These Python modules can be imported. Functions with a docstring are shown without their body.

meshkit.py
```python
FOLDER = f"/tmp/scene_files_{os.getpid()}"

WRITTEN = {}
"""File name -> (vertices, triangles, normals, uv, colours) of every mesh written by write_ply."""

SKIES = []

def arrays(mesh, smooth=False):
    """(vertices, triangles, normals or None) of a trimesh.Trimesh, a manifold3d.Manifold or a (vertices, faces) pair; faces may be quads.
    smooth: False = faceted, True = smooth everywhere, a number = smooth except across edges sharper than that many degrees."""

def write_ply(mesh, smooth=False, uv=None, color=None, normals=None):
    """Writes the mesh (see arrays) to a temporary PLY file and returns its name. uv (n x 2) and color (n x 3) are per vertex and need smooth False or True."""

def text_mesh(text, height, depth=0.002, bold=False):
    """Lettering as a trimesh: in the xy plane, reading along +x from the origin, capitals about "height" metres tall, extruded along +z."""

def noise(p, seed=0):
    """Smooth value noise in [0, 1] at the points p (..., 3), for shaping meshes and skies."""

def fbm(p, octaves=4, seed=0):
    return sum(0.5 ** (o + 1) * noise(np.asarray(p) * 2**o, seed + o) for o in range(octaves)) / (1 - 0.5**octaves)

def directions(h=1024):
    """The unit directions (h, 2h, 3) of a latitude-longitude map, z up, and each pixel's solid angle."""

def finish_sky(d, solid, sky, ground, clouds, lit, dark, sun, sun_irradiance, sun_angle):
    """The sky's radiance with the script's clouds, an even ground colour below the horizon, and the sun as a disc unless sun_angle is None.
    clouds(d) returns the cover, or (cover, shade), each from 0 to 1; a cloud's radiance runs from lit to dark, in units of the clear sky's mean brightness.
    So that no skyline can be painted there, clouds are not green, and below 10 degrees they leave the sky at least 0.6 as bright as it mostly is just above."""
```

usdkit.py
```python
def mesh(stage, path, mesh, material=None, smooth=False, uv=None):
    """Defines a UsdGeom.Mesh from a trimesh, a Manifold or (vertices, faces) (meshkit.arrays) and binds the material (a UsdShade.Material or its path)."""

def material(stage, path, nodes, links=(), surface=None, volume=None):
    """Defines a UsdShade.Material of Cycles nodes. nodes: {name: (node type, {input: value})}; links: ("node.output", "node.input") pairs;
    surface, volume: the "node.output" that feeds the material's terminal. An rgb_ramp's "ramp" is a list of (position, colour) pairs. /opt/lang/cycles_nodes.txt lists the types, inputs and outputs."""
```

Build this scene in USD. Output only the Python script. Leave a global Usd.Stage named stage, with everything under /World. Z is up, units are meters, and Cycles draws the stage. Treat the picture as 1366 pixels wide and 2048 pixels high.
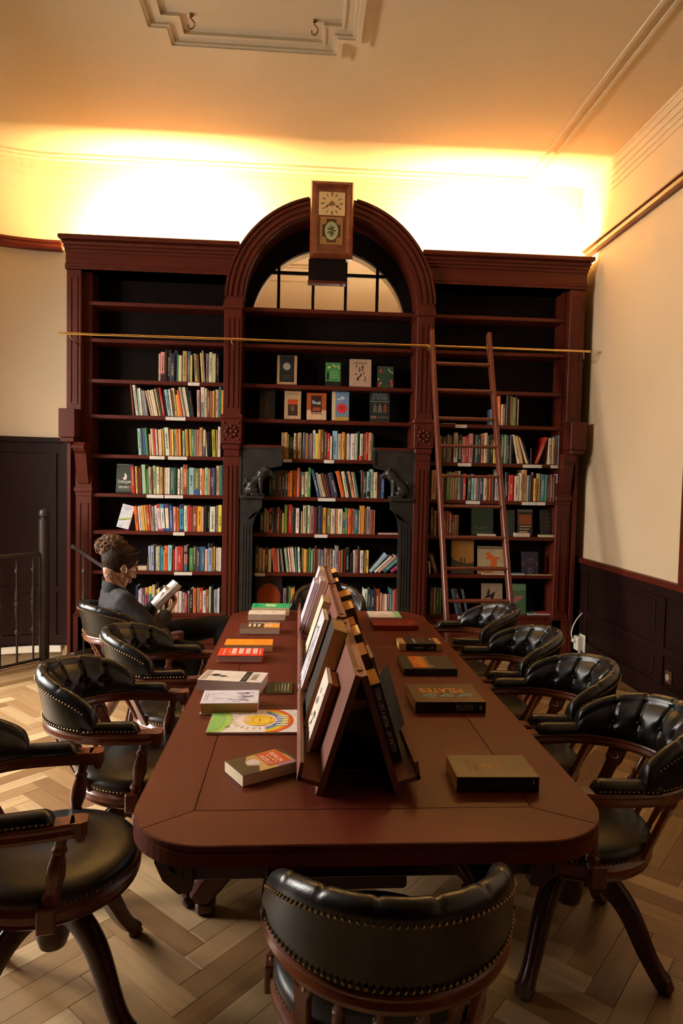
import math, random, colorsys
import numpy as np, trimesh, manifold3d as m3, usdkit, meshkit
from shapely.geometry import Polygon, box as sbox, Point, LineString
from shapely.ops import unary_union
from shapely import affinity
from pxr import Usd, UsdGeom, UsdLux, UsdShade, Sdf, Gf, Vt
rnd = random.Random(7)
PI = math.pi
stage = Usd.Stage.CreateInMemory()
UsdGeom.SetStageUpAxis(stage, UsdGeom.Tokens.z); UsdGeom.SetStageMetersPerUnit(stage, 1.0)
UsdGeom.Xform.Define(stage, '/World'); UsdGeom.Scope.Define(stage, '/World/Looks')

# ---------------------------------------------------------------- camera (eye height 1.60 m, 35 mm on a 36 x 54 frame)
EYE = 1.60
YAW, PITCH, ROLL = math.radians(3.752), math.radians(2.677), math.radians(1.203)
FPX = 1330.0
fw = np.array([math.sin(YAW)*math.cos(PITCH), math.cos(YAW)*math.cos(PITCH), -math.sin(PITCH)])
rt = np.array([math.cos(YAW), -math.sin(YAW), 0.0]); up = np.cross(rt, fw)
cr, sr = math.cos(ROLL), math.sin(ROLL)
rt, up = cr*rt+sr*up, -sr*rt+cr*up
cam = UsdGeom.Camera.Define(stage, '/World/camera')
cam.CreateHorizontalApertureAttr(36.0); cam.CreateVerticalApertureAttr(36.0*2048/1366)
cam.CreateFocalLengthAttr(FPX/1366*36.0); cam.CreateClippingRangeAttr(Gf.Vec2f(0.05, 100))
M = Gf.Matrix4d(*[float(v) for v in (*rt, 0, *up, 0, *(-fw), 0, 0, 0, EYE, 1)])
cam.AddTransformOp().Set(M)
cam.CreateExposureAttr(EXPOSURE := 0.0)

# ---------------------------------------------------------------- light: overcast daylight in the window openings of the left wall, warm strips on top of the bookcase
DAY, DAY_COL = 46.0, (1.0, 0.94, 0.85)
STRIP, STRIP_COL = 1450.0, (1.0, 0.73, 0.31)
WINDOWS = [(2.70, 3.65), (3.85, 4.85)]          # y ranges of the two window openings
WIN_Z = (0.3, 3.3)
def rect_light(name, loc, w, h, inten, col, rot):
    l = UsdLux.RectLight.Define(stage, '/World/'+name)
    l.CreateWidthAttr(w); l.CreateHeightAttr(h); l.CreateIntensityAttr(inten); l.CreateColorAttr(Gf.Vec3f(*col))
    l.AddTranslateOp().Set(Gf.Vec3d(*loc)); l.AddRotateXYZOp().Set(Gf.Vec3f(*rot)); return l
# the bright overcast sky outside the windows: one tilted panel beyond the wall, its light comes down through the openings
rect_light('sky_outside_windows', (-5.0, 3.75, 3.65), 3.8, 4.6, DAY, DAY_COL, (0, -70, 0))
for i, (x0, x1) in enumerate([(-1.72, -0.62), (1.16, 2.42)]):
    rect_light('light_strip' + ('' if i == 0 else '_%03d' % i), ((x0+x1)/2, 6.02, 3.69), x1-x0, 0.05, STRIP, STRIP_COL, (180-66, 0, 0))
lamp = UsdLux.SphereLight.Define(stage, '/World/next_room_lamp'); lamp.CreateRadiusAttr(.16); lamp.CreateIntensityAttr(120.0); lamp.CreateColorAttr(Gf.Vec3f(1, .86, .68)); lamp.AddTranslateOp().Set(Gf.Vec3d(.9, 8.7, 2.5))   # hanging lamp of the room behind the fanlight
wlamp = UsdLux.SphereLight.Define(stage, '/World/stairwell_lamp'); wlamp.CreateRadiusAttr(.07); wlamp.CreateIntensityAttr(110.0); wlamp.CreateColorAttr(Gf.Vec3f(1, .84, .62)); wlamp.AddTranslateOp().Set(Gf.Vec3d(-2.75, 5.35, -.75))   # lamp of the stairwell below
dome = UsdLux.DomeLight.Define(stage, '/World/sky'); dome.CreateIntensityAttr(0.03); dome.CreateColorAttr(Gf.Vec3f(1, .95, .9))

# ---------------------------------------------------------------- helpers
def srgb(*c):
    c = np.array(c if len(c) == 3 else c[0], float)/255
    return tuple(float(v) for v in np.where(c <= .04045, c/12.92, ((c+.055)/1.055)**2.4))
used = {}
def numbered(parent, name):
    k = (parent, name); n = used.get(k, -1)+1; used[k] = n
    return parent+'/'+name+('' if n == 0 else '_%03d' % n)
def tag(prim, label=None, cat=None, group=None, kind=None):
    p = prim.GetPrim() if hasattr(prim, 'GetPrim') else prim
    for k, v in (('label', label), ('category', cat), ('group', group), ('kind', kind)):
        if v: p.SetCustomDataByKey(k, v)
    return prim
def path(o):
    return '/World' if o is None else str(o.GetPath())
def obj(name, mesh, mat, parent=None, label=None, tint=None, smooth=False, kind=None, cat=None, group=None):
    m = usdkit.mesh(stage, numbered(path(parent), name), mesh, mat, smooth)
    if tint is not None:
        UsdGeom.PrimvarsAPI(m).CreatePrimvar('tint', Sdf.ValueTypeNames.Color3fArray, 'constant').Set(Vt.Vec3fArray([Gf.Vec3f(*map(float, tint))]))
    return tag(m, label, cat, group, kind)
def thing(name, label=None, cat=None, loc=(0, 0, 0), rotz=0, group=None, kind=None, mat4=None, parent=None):
    x = UsdGeom.Xform.Define(stage, numbered(path(parent), name))
    if mat4 is not None:
        x.AddTransformOp().Set(Gf.Matrix4d(*[float(v) for v in np.asarray(mat4).T.ravel()]))
    else:
        x.AddTranslateOp().Set(Gf.Vec3d(*map(float, loc)))
        if rotz: x.AddRotateZOp().Set(float(rotz))
    return tag(x, label, cat, group, kind)
def copy_of(src, label, loc, rotz=0, group=None):
    x = thing(src.GetPrim().GetName().split('_0')[0], label, src.GetPrim().GetCustomDataByKey('category'), loc, rotz, group)
    x.GetPrim().GetReferences().AddInternalReference(src.GetPath()); x.GetPrim().SetInstanceable(True)
    return x
cat_ = trimesh.util.concatenate
def T(m, loc=(0, 0, 0), rz=0, rx=0, ry=0, s=None):
    m = m.copy()
    if s is not None: m.apply_scale(s)
    for a, ax in ((rx, (1, 0, 0)), (ry, (0, 1, 0)), (rz, (0, 0, 1))):
        if a: m.apply_transform(trimesh.transformations.rotation_matrix(a, ax))
    m.apply_translation(loc); return m
def bx(x0, x1, y0, y1, z0, z1, b=0.0):
    if b <= 0:
        return trimesh.creation.box(bounds=[[x0, y0, z0], [x1, y1, z1]])
    P = []
    for sx in (0, 1):
        for sy in (0, 1):
            for sz in (0, 1):
                c = [x1 if sx else x0, y1 if sy else y0, z1 if sz else z0]; d = [-b if sx else b, -b if sy else b, -b if sz else b]
                for k in range(3):
                    q = [c[i]+(0 if i == k else d[i]) for i in range(3)]; P.append(q)
    return tm(m3.Manifold.hull_points(np.array(P)))
def tm(man):
    m = man.to_mesh(); return trimesh.Trimesh(np.array(m.vert_properties[:, :3]), np.array(m.tri_verts), process=False)
def lathe(prof, loc=(0, 0, 0), n=20):
    prof = [(max(r, 1e-5), z) for r, z in prof]
    return T(trimesh.creation.revolve(np.array(prof), sections=n), loc)
def sweep(pts, sec, closed=False, upv=(0, 0, 1), scale=None, cap=True):
    """section points (a, b): a along the sideways vector, b along the up vector of the path"""
    pts = np.asarray(pts, float); sec = np.asarray(sec, float); n = len(pts); k = len(sec)
    t = np.gradient(pts, axis=0) if not closed else np.roll(pts, -1, 0)-np.roll(pts, 1, 0)
    t /= np.linalg.norm(t, axis=1, keepdims=True)+1e-12
    upv = np.broadcast_to(np.asarray(upv, float), (n, 3))
    side = np.cross(t, upv); side /= np.linalg.norm(side, axis=1, keepdims=True)+1e-12
    u = np.cross(side, t)
    sc = np.ones((n, 2)) if scale is None else np.asarray(scale, float)
    if sc.ndim == 1: sc = np.stack([sc, sc], 1)
    V = pts[:, None]+side[:, None]*(sec[None, :, 0, None]*sc[:, 0, None, None])+u[:, None]*(sec[None, :, 1, None]*sc[:, 1, None, None])
    F = []
    for i in range(n if closed else n-1):
        a, b = i*k, ((i+1) % n)*k
        for j in range(k):
            j2 = (j+1) % k; F += [(a+j, a+j2, b+j2), (a+j, b+j2, b+j)]
    V = V.reshape(-1, 3)
    if cap and not closed:
        c0, c1 = len(V), len(V)+1; V = np.vstack([V, pts[0] if False else V[:k].mean(0), V[-k:].mean(0)])
        for j in range(k):
            j2 = (j+1) % k; F += [(c0, j2, j), (c1, (n-1)*k+j, (n-1)*k+j2)]
    m = trimesh.Trimesh(V, np.array(F), process=False)
    if m.volume < 0: m.invert()
    return m
def ngon(r, n=8, ry=None):
    a = np.arange(n)/n*2*PI
    return np.stack([r*np.cos(a), (ry or r)*np.sin(a)], 1)
def tube(pts, r, n=8, upv=(0, 0, 1), closed=False, scale=None):
    return sweep(pts, ngon(r, n), closed, upv, scale)
def rsec(w, h, b=0.004):
    w, h = w/2, h/2
    return np.array([(w-b, -h), (w, -h+b), (w, h-b), (w-b, h), (-w+b, h), (-w, h-b), (-w, -h+b), (-w+b, -h)])
def extr(poly, d, z=0.0):
    """shapely polygon(s) in the xy plane extruded from z up by d"""
    gs = [g for g in (getattr(poly, 'geoms', None) or [poly]) if g.area > 1e-9]
    return T(cat_([trimesh.creation.extrude_polygon(g, d, engine='earcut') for g in gs]), (0, 0, z))
def xz(m, y=0.0):
    """stands an xy mesh up: x stays, y becomes z, the extrusion goes towards -y (to the viewer) from y"""
    m = m.copy(); v = m.vertices.copy(); m.vertices = np.stack([v[:, 0], y-v[:, 2], v[:, 1]], 1); return m
def spline(P, n=24):
    from scipy.interpolate import CubicSpline
    P = np.asarray(P, float); t = np.linspace(0, 1, len(P)); return CubicSpline(t, P)(np.linspace(0, 1, n))
def ball(c, r, sub=2, s=(1, 1, 1)):
    m = trimesh.creation.icosphere(subdivisions=sub, radius=r); m.apply_scale(s); m.apply_translation(c); return m
def smoothed(man, edge, it=10):
    m = tm(man.refine_to_length(edge)); m.merge_vertices()
    trimesh.smoothing.filter_taubin(m, iterations=it); return m
def hull(*sph):
    P = []
    base = trimesh.creation.icosphere(subdivisions=2).vertices
    for s in sph:
        c, r = np.array(s[:3], float), np.array(s[3:] if len(s) > 4 else [s[3]]*3, float); P.append(c+base*r)
    return m3.Manifold.hull_points(np.vstack(P))
def union(parts): return m3.Manifold.batch_boolean(list(parts), m3.OpType.Add)

# ---------------------------------------------------------------- materials
def mat(name, nodes, links, surface='p.BSDF'):
    return usdkit.material(stage, '/World/Looks/'+name, nodes, links, surface=surface)
def plain(name, col, rough=.5, metal=0., spec=.5, coat=0.):
    return mat(name, {'p': ('principled_bsdf', {'base_color': col, 'roughness': rough, 'metallic': metal, 'specular_ior_level': spec, 'coat_weight': coat, 'coat_roughness': .1})}, [])
def wood(name, c0, c1, rough=.4, scale=(6, 6, 60), bump=.04, spec=.5, coat=0.):
    return mat(name, {'t': ('texture_coordinate', {}), 'm': ('mapping', {'scale': scale}), 'n': ('noise_texture', {'scale': 1.0, 'detail': 5.0, 'roughness': .6, 'distortion': .6}),
        'r': ('rgb_ramp', {'ramp': [(.3, c0), (.7, c1)]}), 'b': ('bump', {'strength': bump, 'distance': .01}),
        'p': ('principled_bsdf', {'roughness': rough, 'specular_ior_level': spec, 'coat_weight': coat, 'coat_roughness': .15})},
        [('t.object', 'm.vector'), ('m.vector', 'n.vector'), ('n.fac', 'r.fac'), ('r.color', 'p.base_color'), ('n.fac', 'b.height'), ('b.normal', 'p.normal')])
def tinted(name, rough=.5, spec=.5, var=.12, scale=40.0):
    return mat(name, {'a': ('attribute', {'attribute': 'tint'}), 't': ('texture_coordinate', {}), 'n': ('noise_texture', {'scale': scale, 'detail': 3.0}),
        'k': ('map_range', {'from_min': .3, 'from_max': .7, 'to_min': 1-var, 'to_max': 1+var}), 'x': ('vector_math', {'math_type': 'scale'}),
        'p': ('principled_bsdf', {'roughness': rough, 'specular_ior_level': spec})},
        [('t.object', 'n.vector'), ('n.fac', 'k.value'), ('a.vector', 'x.vector1'), ('k.result', 'x.scale'), ('x.vector', 'p.base_color')])
L = {}
L['case'] = wood('mahogany_bookcase', (.074, .0098, .0040), (.105, .0155, .0065), .42, (9, 9, 1.2), .04, .32)
L['shelf'] = wood('mahogany_shelf', (.074, .0098, .0040), (.105, .0155, .0065), .42, (1.2, 9, 9), .04, .32)
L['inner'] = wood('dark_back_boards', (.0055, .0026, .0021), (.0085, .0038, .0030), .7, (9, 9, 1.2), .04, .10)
L['table'] = wood('table_mahogany', (.094, .0132, .0054), (.118, .0178, .0076), .48, (12, 2, 12), .02, .2)
L['table2'] = wood('table_mahogany_crosswise', (.094, .0132, .0054), (.118, .0178, .0076), .48, (2, 12, 12), .02, .2)
L['tdark'] = wood('table_underframe', (.040, .012, .008), (.06, .018, .011), .4, (6, 6, 2))
L['stand'] = wood('stand_wood', (.15, .046, .027), (.21, .068, .040), .45, (20, 3, 3))
L['chair'] = wood('chair_wood', (.105, .022, .0075), (.21, .050, .0165), .26, (14, 14, 14), .02, .6, .4)
L['leg'] = wood('chair_leg_wood', (.050, .016, .010), (.10, .03, .016), .33, (14, 14, 14), .02, .5)
L['ladder'] = wood('ladder_wood', (.115, .024, .011), (.17, .040, .019), .4, (20, 20, 2))
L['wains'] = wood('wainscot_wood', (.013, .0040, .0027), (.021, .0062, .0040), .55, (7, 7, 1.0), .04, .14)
L['leather'] = mat('black_leather', {'t': ('texture_coordinate', {}), 'n': ('noise_texture', {'scale': 7.0, 'detail': 4.0}), 'v': ('voronoi_texture', {'scale': 420.0}), 'v2': ('noise_texture', {'scale': 45.0, 'detail': 4.0}),
    'r': ('rgb_ramp', {'ramp': [(.45, (.0050, .0045, .0043)), (.75, (.014, .0095, .006))]}), 'q': ('map_range', {'from_min': .3, 'from_max': .7, 'to_min': .24, 'to_max': .36}),
    'a': ('math', {'math_type': 'add'}), 'b': ('bump', {'strength': .10, 'distance': .004}), 'p': ('principled_bsdf', {'specular_ior_level': .52})},
    [('t.object', 'n.vector'), ('t.object', 'v.vector'), ('t.object', 'v2.vector'), ('n.fac', 'r.fac'), ('r.color', 'p.base_color'), ('n.fac', 'q.value'), ('q.result', 'p.roughness'), ('v.distance', 'a.value1'), ('v2.fac', 'a.value2'), ('a.value', 'b.height'), ('b.normal', 'p.normal')])
L['seatleather'] = mat('worn_seat_leather', {'t': ('texture_coordinate', {}), 'n': ('noise_texture', {'scale': 5.0, 'detail': 4.0}), 'v2': ('noise_texture', {'scale': 45.0, 'detail': 4.0}),
    'r': ('rgb_ramp', {'ramp': [(.46, (.0075, .0065, .006)), (.72, (.055, .028, .0115))]}), 'b': ('bump', {'strength': .10, 'distance': .004}), 'p': ('principled_bsdf', {'roughness': .38, 'specular_ior_level': .42})},
    [('t.object', 'n.vector'), ('t.object', 'v2.vector'), ('n.fac', 'r.fac'), ('r.color', 'p.base_color'), ('v2.fac', 'b.height'), ('b.normal', 'p.normal')])
L['nail'] = plain('brass_nail', (.30, .19, .085), .35, 1.)
L['brass'] = plain('polished_brass', (.80, .55, .20), .22, 1.)
L['iron'] = plain('dark_iron', (.055, .042, .036), .45, .6)
L['stone'] = mat('dark_stone', {'t': ('texture_coordinate', {}), 'n': ('noise_texture', {'scale': 9.0, 'detail': 6.0}), 'r': ('rgb_ramp', {'ramp': [(.3, (.015, .0125, .0098)), (.75, (.036, .030, .0235))]}), 'b': ('bump', {'strength': .25, 'distance': .01}),
    'p': ('principled_bsdf', {'roughness': .40})}, [('t.object', 'n.vector'), ('n.fac', 'r.fac'), ('r.color', 'p.base_color'), ('n.fac', 'b.height'), ('b.normal', 'p.normal')])
def plaster(name, col, dark):
    return mat(name, {'g': ('geometry', {}), 'n': ('noise_texture', {'scale': .9, 'detail': 4.0}), 'n2': ('noise_texture', {'scale': 26.0, 'detail': 3.0}), 'r': ('rgb_ramp', {'ramp': [(.35, dark), (.65, col)]}), 'b': ('bump', {'strength': .05, 'distance': .01}),
        'p': ('principled_bsdf', {'roughness': .75, 'specular_ior_level': .3})}, [('g.position', 'n.vector'), ('g.position', 'n2.vector'), ('n.fac', 'r.fac'), ('r.color', 'p.base_color'), ('n2.fac', 'b.height'), ('b.normal', 'p.normal')])
L['wall'] = plaster('cream_wall', (.68, .52, .335), (.635, .475, .30))
L['ceil'] = plaster('ceiling_plaster', (.62, .510, .345), (.59, .48, .32))
L['plank'] = mat('oak_parquet', {'a': ('attribute', {'attribute': 'tint'}), 'u': ('attribute', {'attribute': 'grain'}), 'm': ('mapping', {'scale': (2.2, 38., 1.)}), 'n': ('noise_texture', {'scale': 1.0, 'detail': 6.0, 'roughness': .65, 'distortion': .8}),
    'k': ('map_range', {'from_min': .3, 'from_max': .7, 'to_min': .80, 'to_max': 1.13}), 'x': ('vector_math', {'math_type': 'scale'}), 'b': ('bump', {'strength': .06, 'distance': .01}), 'p': ('principled_bsdf', {'roughness': .42})},
    [('u.vector', 'm.vector'), ('m.vector', 'n.vector'), ('n.fac', 'k.value'), ('a.vector', 'x.vector1'), ('k.result', 'x.scale'), ('x.vector', 'p.base_color'), ('n.fac', 'b.height'), ('b.normal', 'p.normal')])
L['cover'] = tinted('book_cover', .42, .5, .10, 30.)
L['page'] = mat('page_edges', {'a': ('attribute', {'attribute': 'tint'}), 't': ('texture_coordinate', {}), 'm': ('mapping', {'scale': (900., 6., 6.)}), 'n': ('noise_texture', {'scale': 1.0, 'detail': 2.0}), 'k': ('map_range', {'from_min': .3, 'from_max': .7, 'to_min': .80, 'to_max': 1.06}), 'x': ('vector_math', {'math_type': 'scale'}), 'p': ('principled_bsdf', {'roughness': .8, 'specular_ior_level': .2})},
    [('t.object', 'm.vector'), ('m.vector', 'n.vector'), ('n.fac', 'k.value'), ('a.vector', 'x.vector1'), ('k.result', 'x.scale'), ('x.vector', 'p.base_color')])
L['ink'] = tinted('print', .5, .4, .03)
L['tag'] = plain('card_label', (.70, .64, .55), .6)
L['white'] = plain('white_plastic', (.78, .72, .60), .4)
L['glass'] = mat('window_glass', {'t': ('transparent_bsdf', {'color': (.93, .93, .91)}), 'g': ('glossy_bsdf', {'color': (1, 1, 1), 'roughness': .02}), 'f': ('fresnel', {'IOR': 1.35}), 'x': ('mix_closure', {})}, [('f.fac', 'x.fac'), ('t.BSDF', 'x.closure1'), ('g.BSDF', 'x.closure2')], 'x.closure')

def P(px, py, Y=None, X=None, Z=None):
    """the point of the room seen at a place of the photograph, on the plane y = Y, x = X or z = Z"""
    d = rt*(px-683)/FPX-up*(py-1024)/FPX+fw; e = np.array([0, 0, EYE])
    t = Y/d[1] if Y is not None else X/d[0] if X is not None else (Z-EYE)/d[2]
    return e+t*d
def pix(p):
    d = np.asarray(p, float)-[0, 0, EYE]; z = d@fw
    return 683+FPX*(d@rt)/z, 1024-FPX*(d@up)/z, z
# ================================================================ the room
XR, YB, ZC = 2.70, 6.38, 4.45
CC, CR = np.array([-2.2, 4.98]), 1.40                 # the curved back-left corner
def arc(r, a0=90, a1=180, n=25):
    a = np.radians(np.linspace(a0, a1, n)); return np.stack([CC[0]+r*np.cos(a), CC[1]+r*np.sin(a)], 1)
def band(r0, r1, z0, z1, a0=90, a1=180):
    return extr(Polygon(np.vstack([arc(r0, a0, a1), arc(r1, a0, a1)[::-1]])), z1-z0, z0)
S = 'structure'
FAN = Point(.255, 3.02).buffer(.74, quad_segs=24).intersection(sbox(-1, 3.14, 2, 4))
obj('wall_back', xz(extr(sbox(-2.2, -.3, XR+.1, ZC+.1).difference(FAN), .12), YB+.12), L['wall'], kind=S, label='cream plastered end wall behind the tall bookcase')
nr = thing('trim_10', 'cream ceiling and walls of the next room seen through the fanlight', kind=S)
obj('next_room_walls', cat_([bx(-2.6, 3.2, 11.6, 11.7, 2.2, ZC+.1), bx(-2.7, -2.6, YB+.12, 11.7, 2.2, ZC+.1), bx(3.2, 3.3, YB+.12, 11.7, 2.2, ZC+.1), bx(-2.7, 3.3, YB+.12, 11.7, 2.1, 2.2)]), L['wall'], nr)
obj('next_room_ceiling', bx(-2.7, 3.3, YB+.1, 11.7, ZC, ZC+.1), L['wall'], nr)
obj('next_room_moulding', cat_([bx(-2.6, .30, 8.95, 9.00, ZC-.03, ZC), bx(-2.6, .30, 9.08, 9.11, ZC-.02, ZC), bx(.25, .30, 8.95, 9.5, ZC-.03, ZC), bx(.36, .39, 9.2, 9.7, ZC-.03, ZC), bx(-2.6, .39, 9.70, 9.74, ZC-.03, ZC), bx(-2.6, 0.2, 7.95, 8.02, ZC-.05, ZC)]), L['wall'], nr)
obj('wall_right', bx(XR, XR+.12, -3.1, YB+.12, -.1, ZC+.1), L['wall'], kind=S, label='cream plastered wall on the right above dark wainscot')
obj('wall_front', bx(-3.7, XR+.1, -3.12, -3.0, -.1, ZC+.1), L['wains'], kind=S, label='dark panelled wall behind the viewer')
wl = Polygon([(-3.1, -.1), (CC[1], -.1), (CC[1], ZC+.1), (-3.1, ZC+.1)])
for y0, y1 in WINDOWS: wl = wl.difference(sbox(y0, WIN_Z[0], y1, WIN_Z[1]))
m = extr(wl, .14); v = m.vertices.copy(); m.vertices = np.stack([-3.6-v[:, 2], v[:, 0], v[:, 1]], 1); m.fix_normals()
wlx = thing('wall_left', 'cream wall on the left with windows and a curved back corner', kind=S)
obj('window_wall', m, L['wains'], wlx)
obj('curved_corner', band(CR, CR+.12, -1.6, ZC+.1), L['wall'], wlx, smooth=30)
frame_white = plain('white_paint', (.72, .68, .60), .45)
for i, (y0, y1) in enumerate(WINDOWS):
    w = thing('window_%d' % (i+1), 'tall white framed window in the left wall, %s the stairwell' % ('farther from' if i == 0 else 'beside'), kind=S)
    b = [bx(-3.74, -3.58, y0, y0+.06, *WIN_Z), bx(-3.74, -3.58, y1-.06, y1, *WIN_Z), bx(-3.74, -3.58, y0, y1, WIN_Z[0], WIN_Z[0]+.06), bx(-3.74, -3.58, y0, y1, WIN_Z[1]-.06, WIN_Z[1])]
    obj('window_frame', cat_(b), frame_white, w)
    obj('glazing_bar', bx(-3.70, -3.67, (y0+y1)/2-.02, (y0+y1)/2+.02, *WIN_Z), frame_white, w); obj('glazing_bar', bx(-3.70, -3.67, y0, y1, 2.3, 2.34), frame_white, w)
    obj('window_sill', bx(-3.70, -3.50, y0-.05, y1+.05, WIN_Z[0]-.04, WIN_Z[0], .01), frame_white, w)
obj('ceiling', bx(-3.8, XR+.1, -3.1, YB+.1, ZC, ZC+.1), L['ceil'], kind=S, label='warm lit cream plaster ceiling')
# ceiling mouldings
def notched(x0, x1, y0, y1, a, b):
    return Polygon([(x0+a, y0), (x1-a, y0), (x1-a, y0+b), (x1, y0+b), (x1, y1-b), (x1-a, y1-b), (x1-a, y1), (x0+a, y1), (x0+a, y1-b), (x0, y1-b), (x0, y0+b), (x0+a, y0+b)])
N0 = notched(-1.09, .415, 2.86, 4.64, .115, .165)
def shrink(p, d): return p.buffer(-d, join_style=2)
rose = thing('trim_1', 'stepped plaster panel moulding with notched corners on the ceiling', kind=S)
obj('outer_moulding', extr(N0.difference(shrink(N0, .05)), .011, ZC-.011), L['ceil'], rose)
obj('main_moulding', cat_([extr(shrink(N0, .05).difference(shrink(N0, .12)), .028, ZC-.028), extr(shrink(N0, .065).difference(shrink(N0, .10)), .038, ZC-.038)]), L['ceil'], rose)
obj('inner_moulding', extr(shrink(N0, .12).difference(shrink(N0, .19)), .014, ZC-.014), L['ceil'], rose)
obj('inner_bead', extr(shrink(N0, .176).difference(shrink(N0, .194)), .020, ZC-.020), L['ceil'], rose)
ring = [(2.12, -2.6), (2.12, 6.235)]+[tuple(p) for p in arc(CR-.145)]+[(-3.45, -2.6)]
for d, nm in ((0, 'trim_2'), (.085, 'trim_2')):
    pass
ls = LineString(ring); rg = thing('trim_2', 'double plaster bead running round the ceiling edge', kind=S)
for d in (-.04, .04):
    o = ls.parallel_offset(abs(d), 'left' if d < 0 else 'right', join_style=2)
    obj('plaster_bead', extr(o.buffer(.013, cap_style=2, join_style=2), .018, ZC-.018), L['ceil'], rg)
cor = thing('trim_3', 'stepped plaster cornice where walls meet the ceiling', kind=S)
steps = [(.034, 4.42, ZC), (.028, 4.36, 4.42), (.020, 4.30, 4.36), (.013, 4.25, 4.30), (.006, 4.20, 4.25)]
for d, z0, z1 in steps:
    obj('cornice_step', cat_([bx(XR-d, XR, -3, YB, z0, z1), bx(-2.2, XR-d, YB-d, YB, z0, z1), band(CR-d, CR, z0, z1)]), L['ceil'], cor)
# picture rails
def rail_sec(z): return [(0.0, z), (.03, z), (.045, z+.02), (.045, z+.035), (.03, z+.045), (.035, z+.06), (.055, z+.07), (.055, z+.085), (0.0, z+.085)]
pr = thing('trim_4', 'dark mahogany picture rail along the cream right wall', kind=S)
sec = rail_sec(3.742)
obj('rail_moulding', T(trimesh.creation.extrude_polygon(Polygon([(-a, b) for a, b in sec]), 9.2, engine='earcut'), (0, 0, 0)).apply_transform(np.array([[1, 0, 0, XR], [0, 0, -1, YB-.12], [0, 1, 0, 0], [0, 0, 0, 1]])), L['case'], pr)
pr2 = thing('trim_5', 'dark mahogany picture rail curving along the left wall', kind=S)
obj('rail_moulding', cat_([band(CR-a, CR, z0, z1) for a, z0, z1 in ((.035, 3.645, 3.675), (.048, 3.675, 3.695), (.035, 3.695, 3.71), (.058, 3.71, 3.735))]), L['case'], pr2, smooth=30)
# wainscot on the right wall: panels between stiles and rails
wr = thing('trim_6', 'dark mahogany wainscot panelling on the right wall', kind=S)
obj('backing_board', bx(XR-.015, XR, -3, YB-.001, 0, .88), L['wains'], wr)
for z0, z1, d, nm in ((.875, .925, .05, 'cap_moulding'), (.80, .875, .03, 'top_rail'), (.38, .44, .03, 'middle_rail'), (.02, .16, .035, 'skirting')):
    obj(nm, bx(XR-d, XR, -3, YB-.001, z0, z1, .006), L['shelf'] if nm == 'cap_moulding' else L['wains'], wr)
for y in (5.98, 4.68, 3.4, 2.1, .8, -.5):
    obj('stile', bx(XR-.0315, XR, y-.05, y+.05, .16, .80, .004), L['wains'], wr)
for y0, y1 in ((4.73, 5.93), (3.45, 4.63), (2.15, 3.35)):
    for z0, z1 in ((.44, .80), (.16, .38)):
        obj('raised_panel', bx(XR-.026, XR-.01, y0+.045, y1-.045, z0+.04, z1-.04, .011), L['wains'], wr)
post = thing('trim_7', 'dark mahogany door casing post on the right wall', kind=S)
obj('casing_post', bx(XR-.045, XR, 4.30, 4.46, .925, 3.742, .006), L['case'], post)
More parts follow.
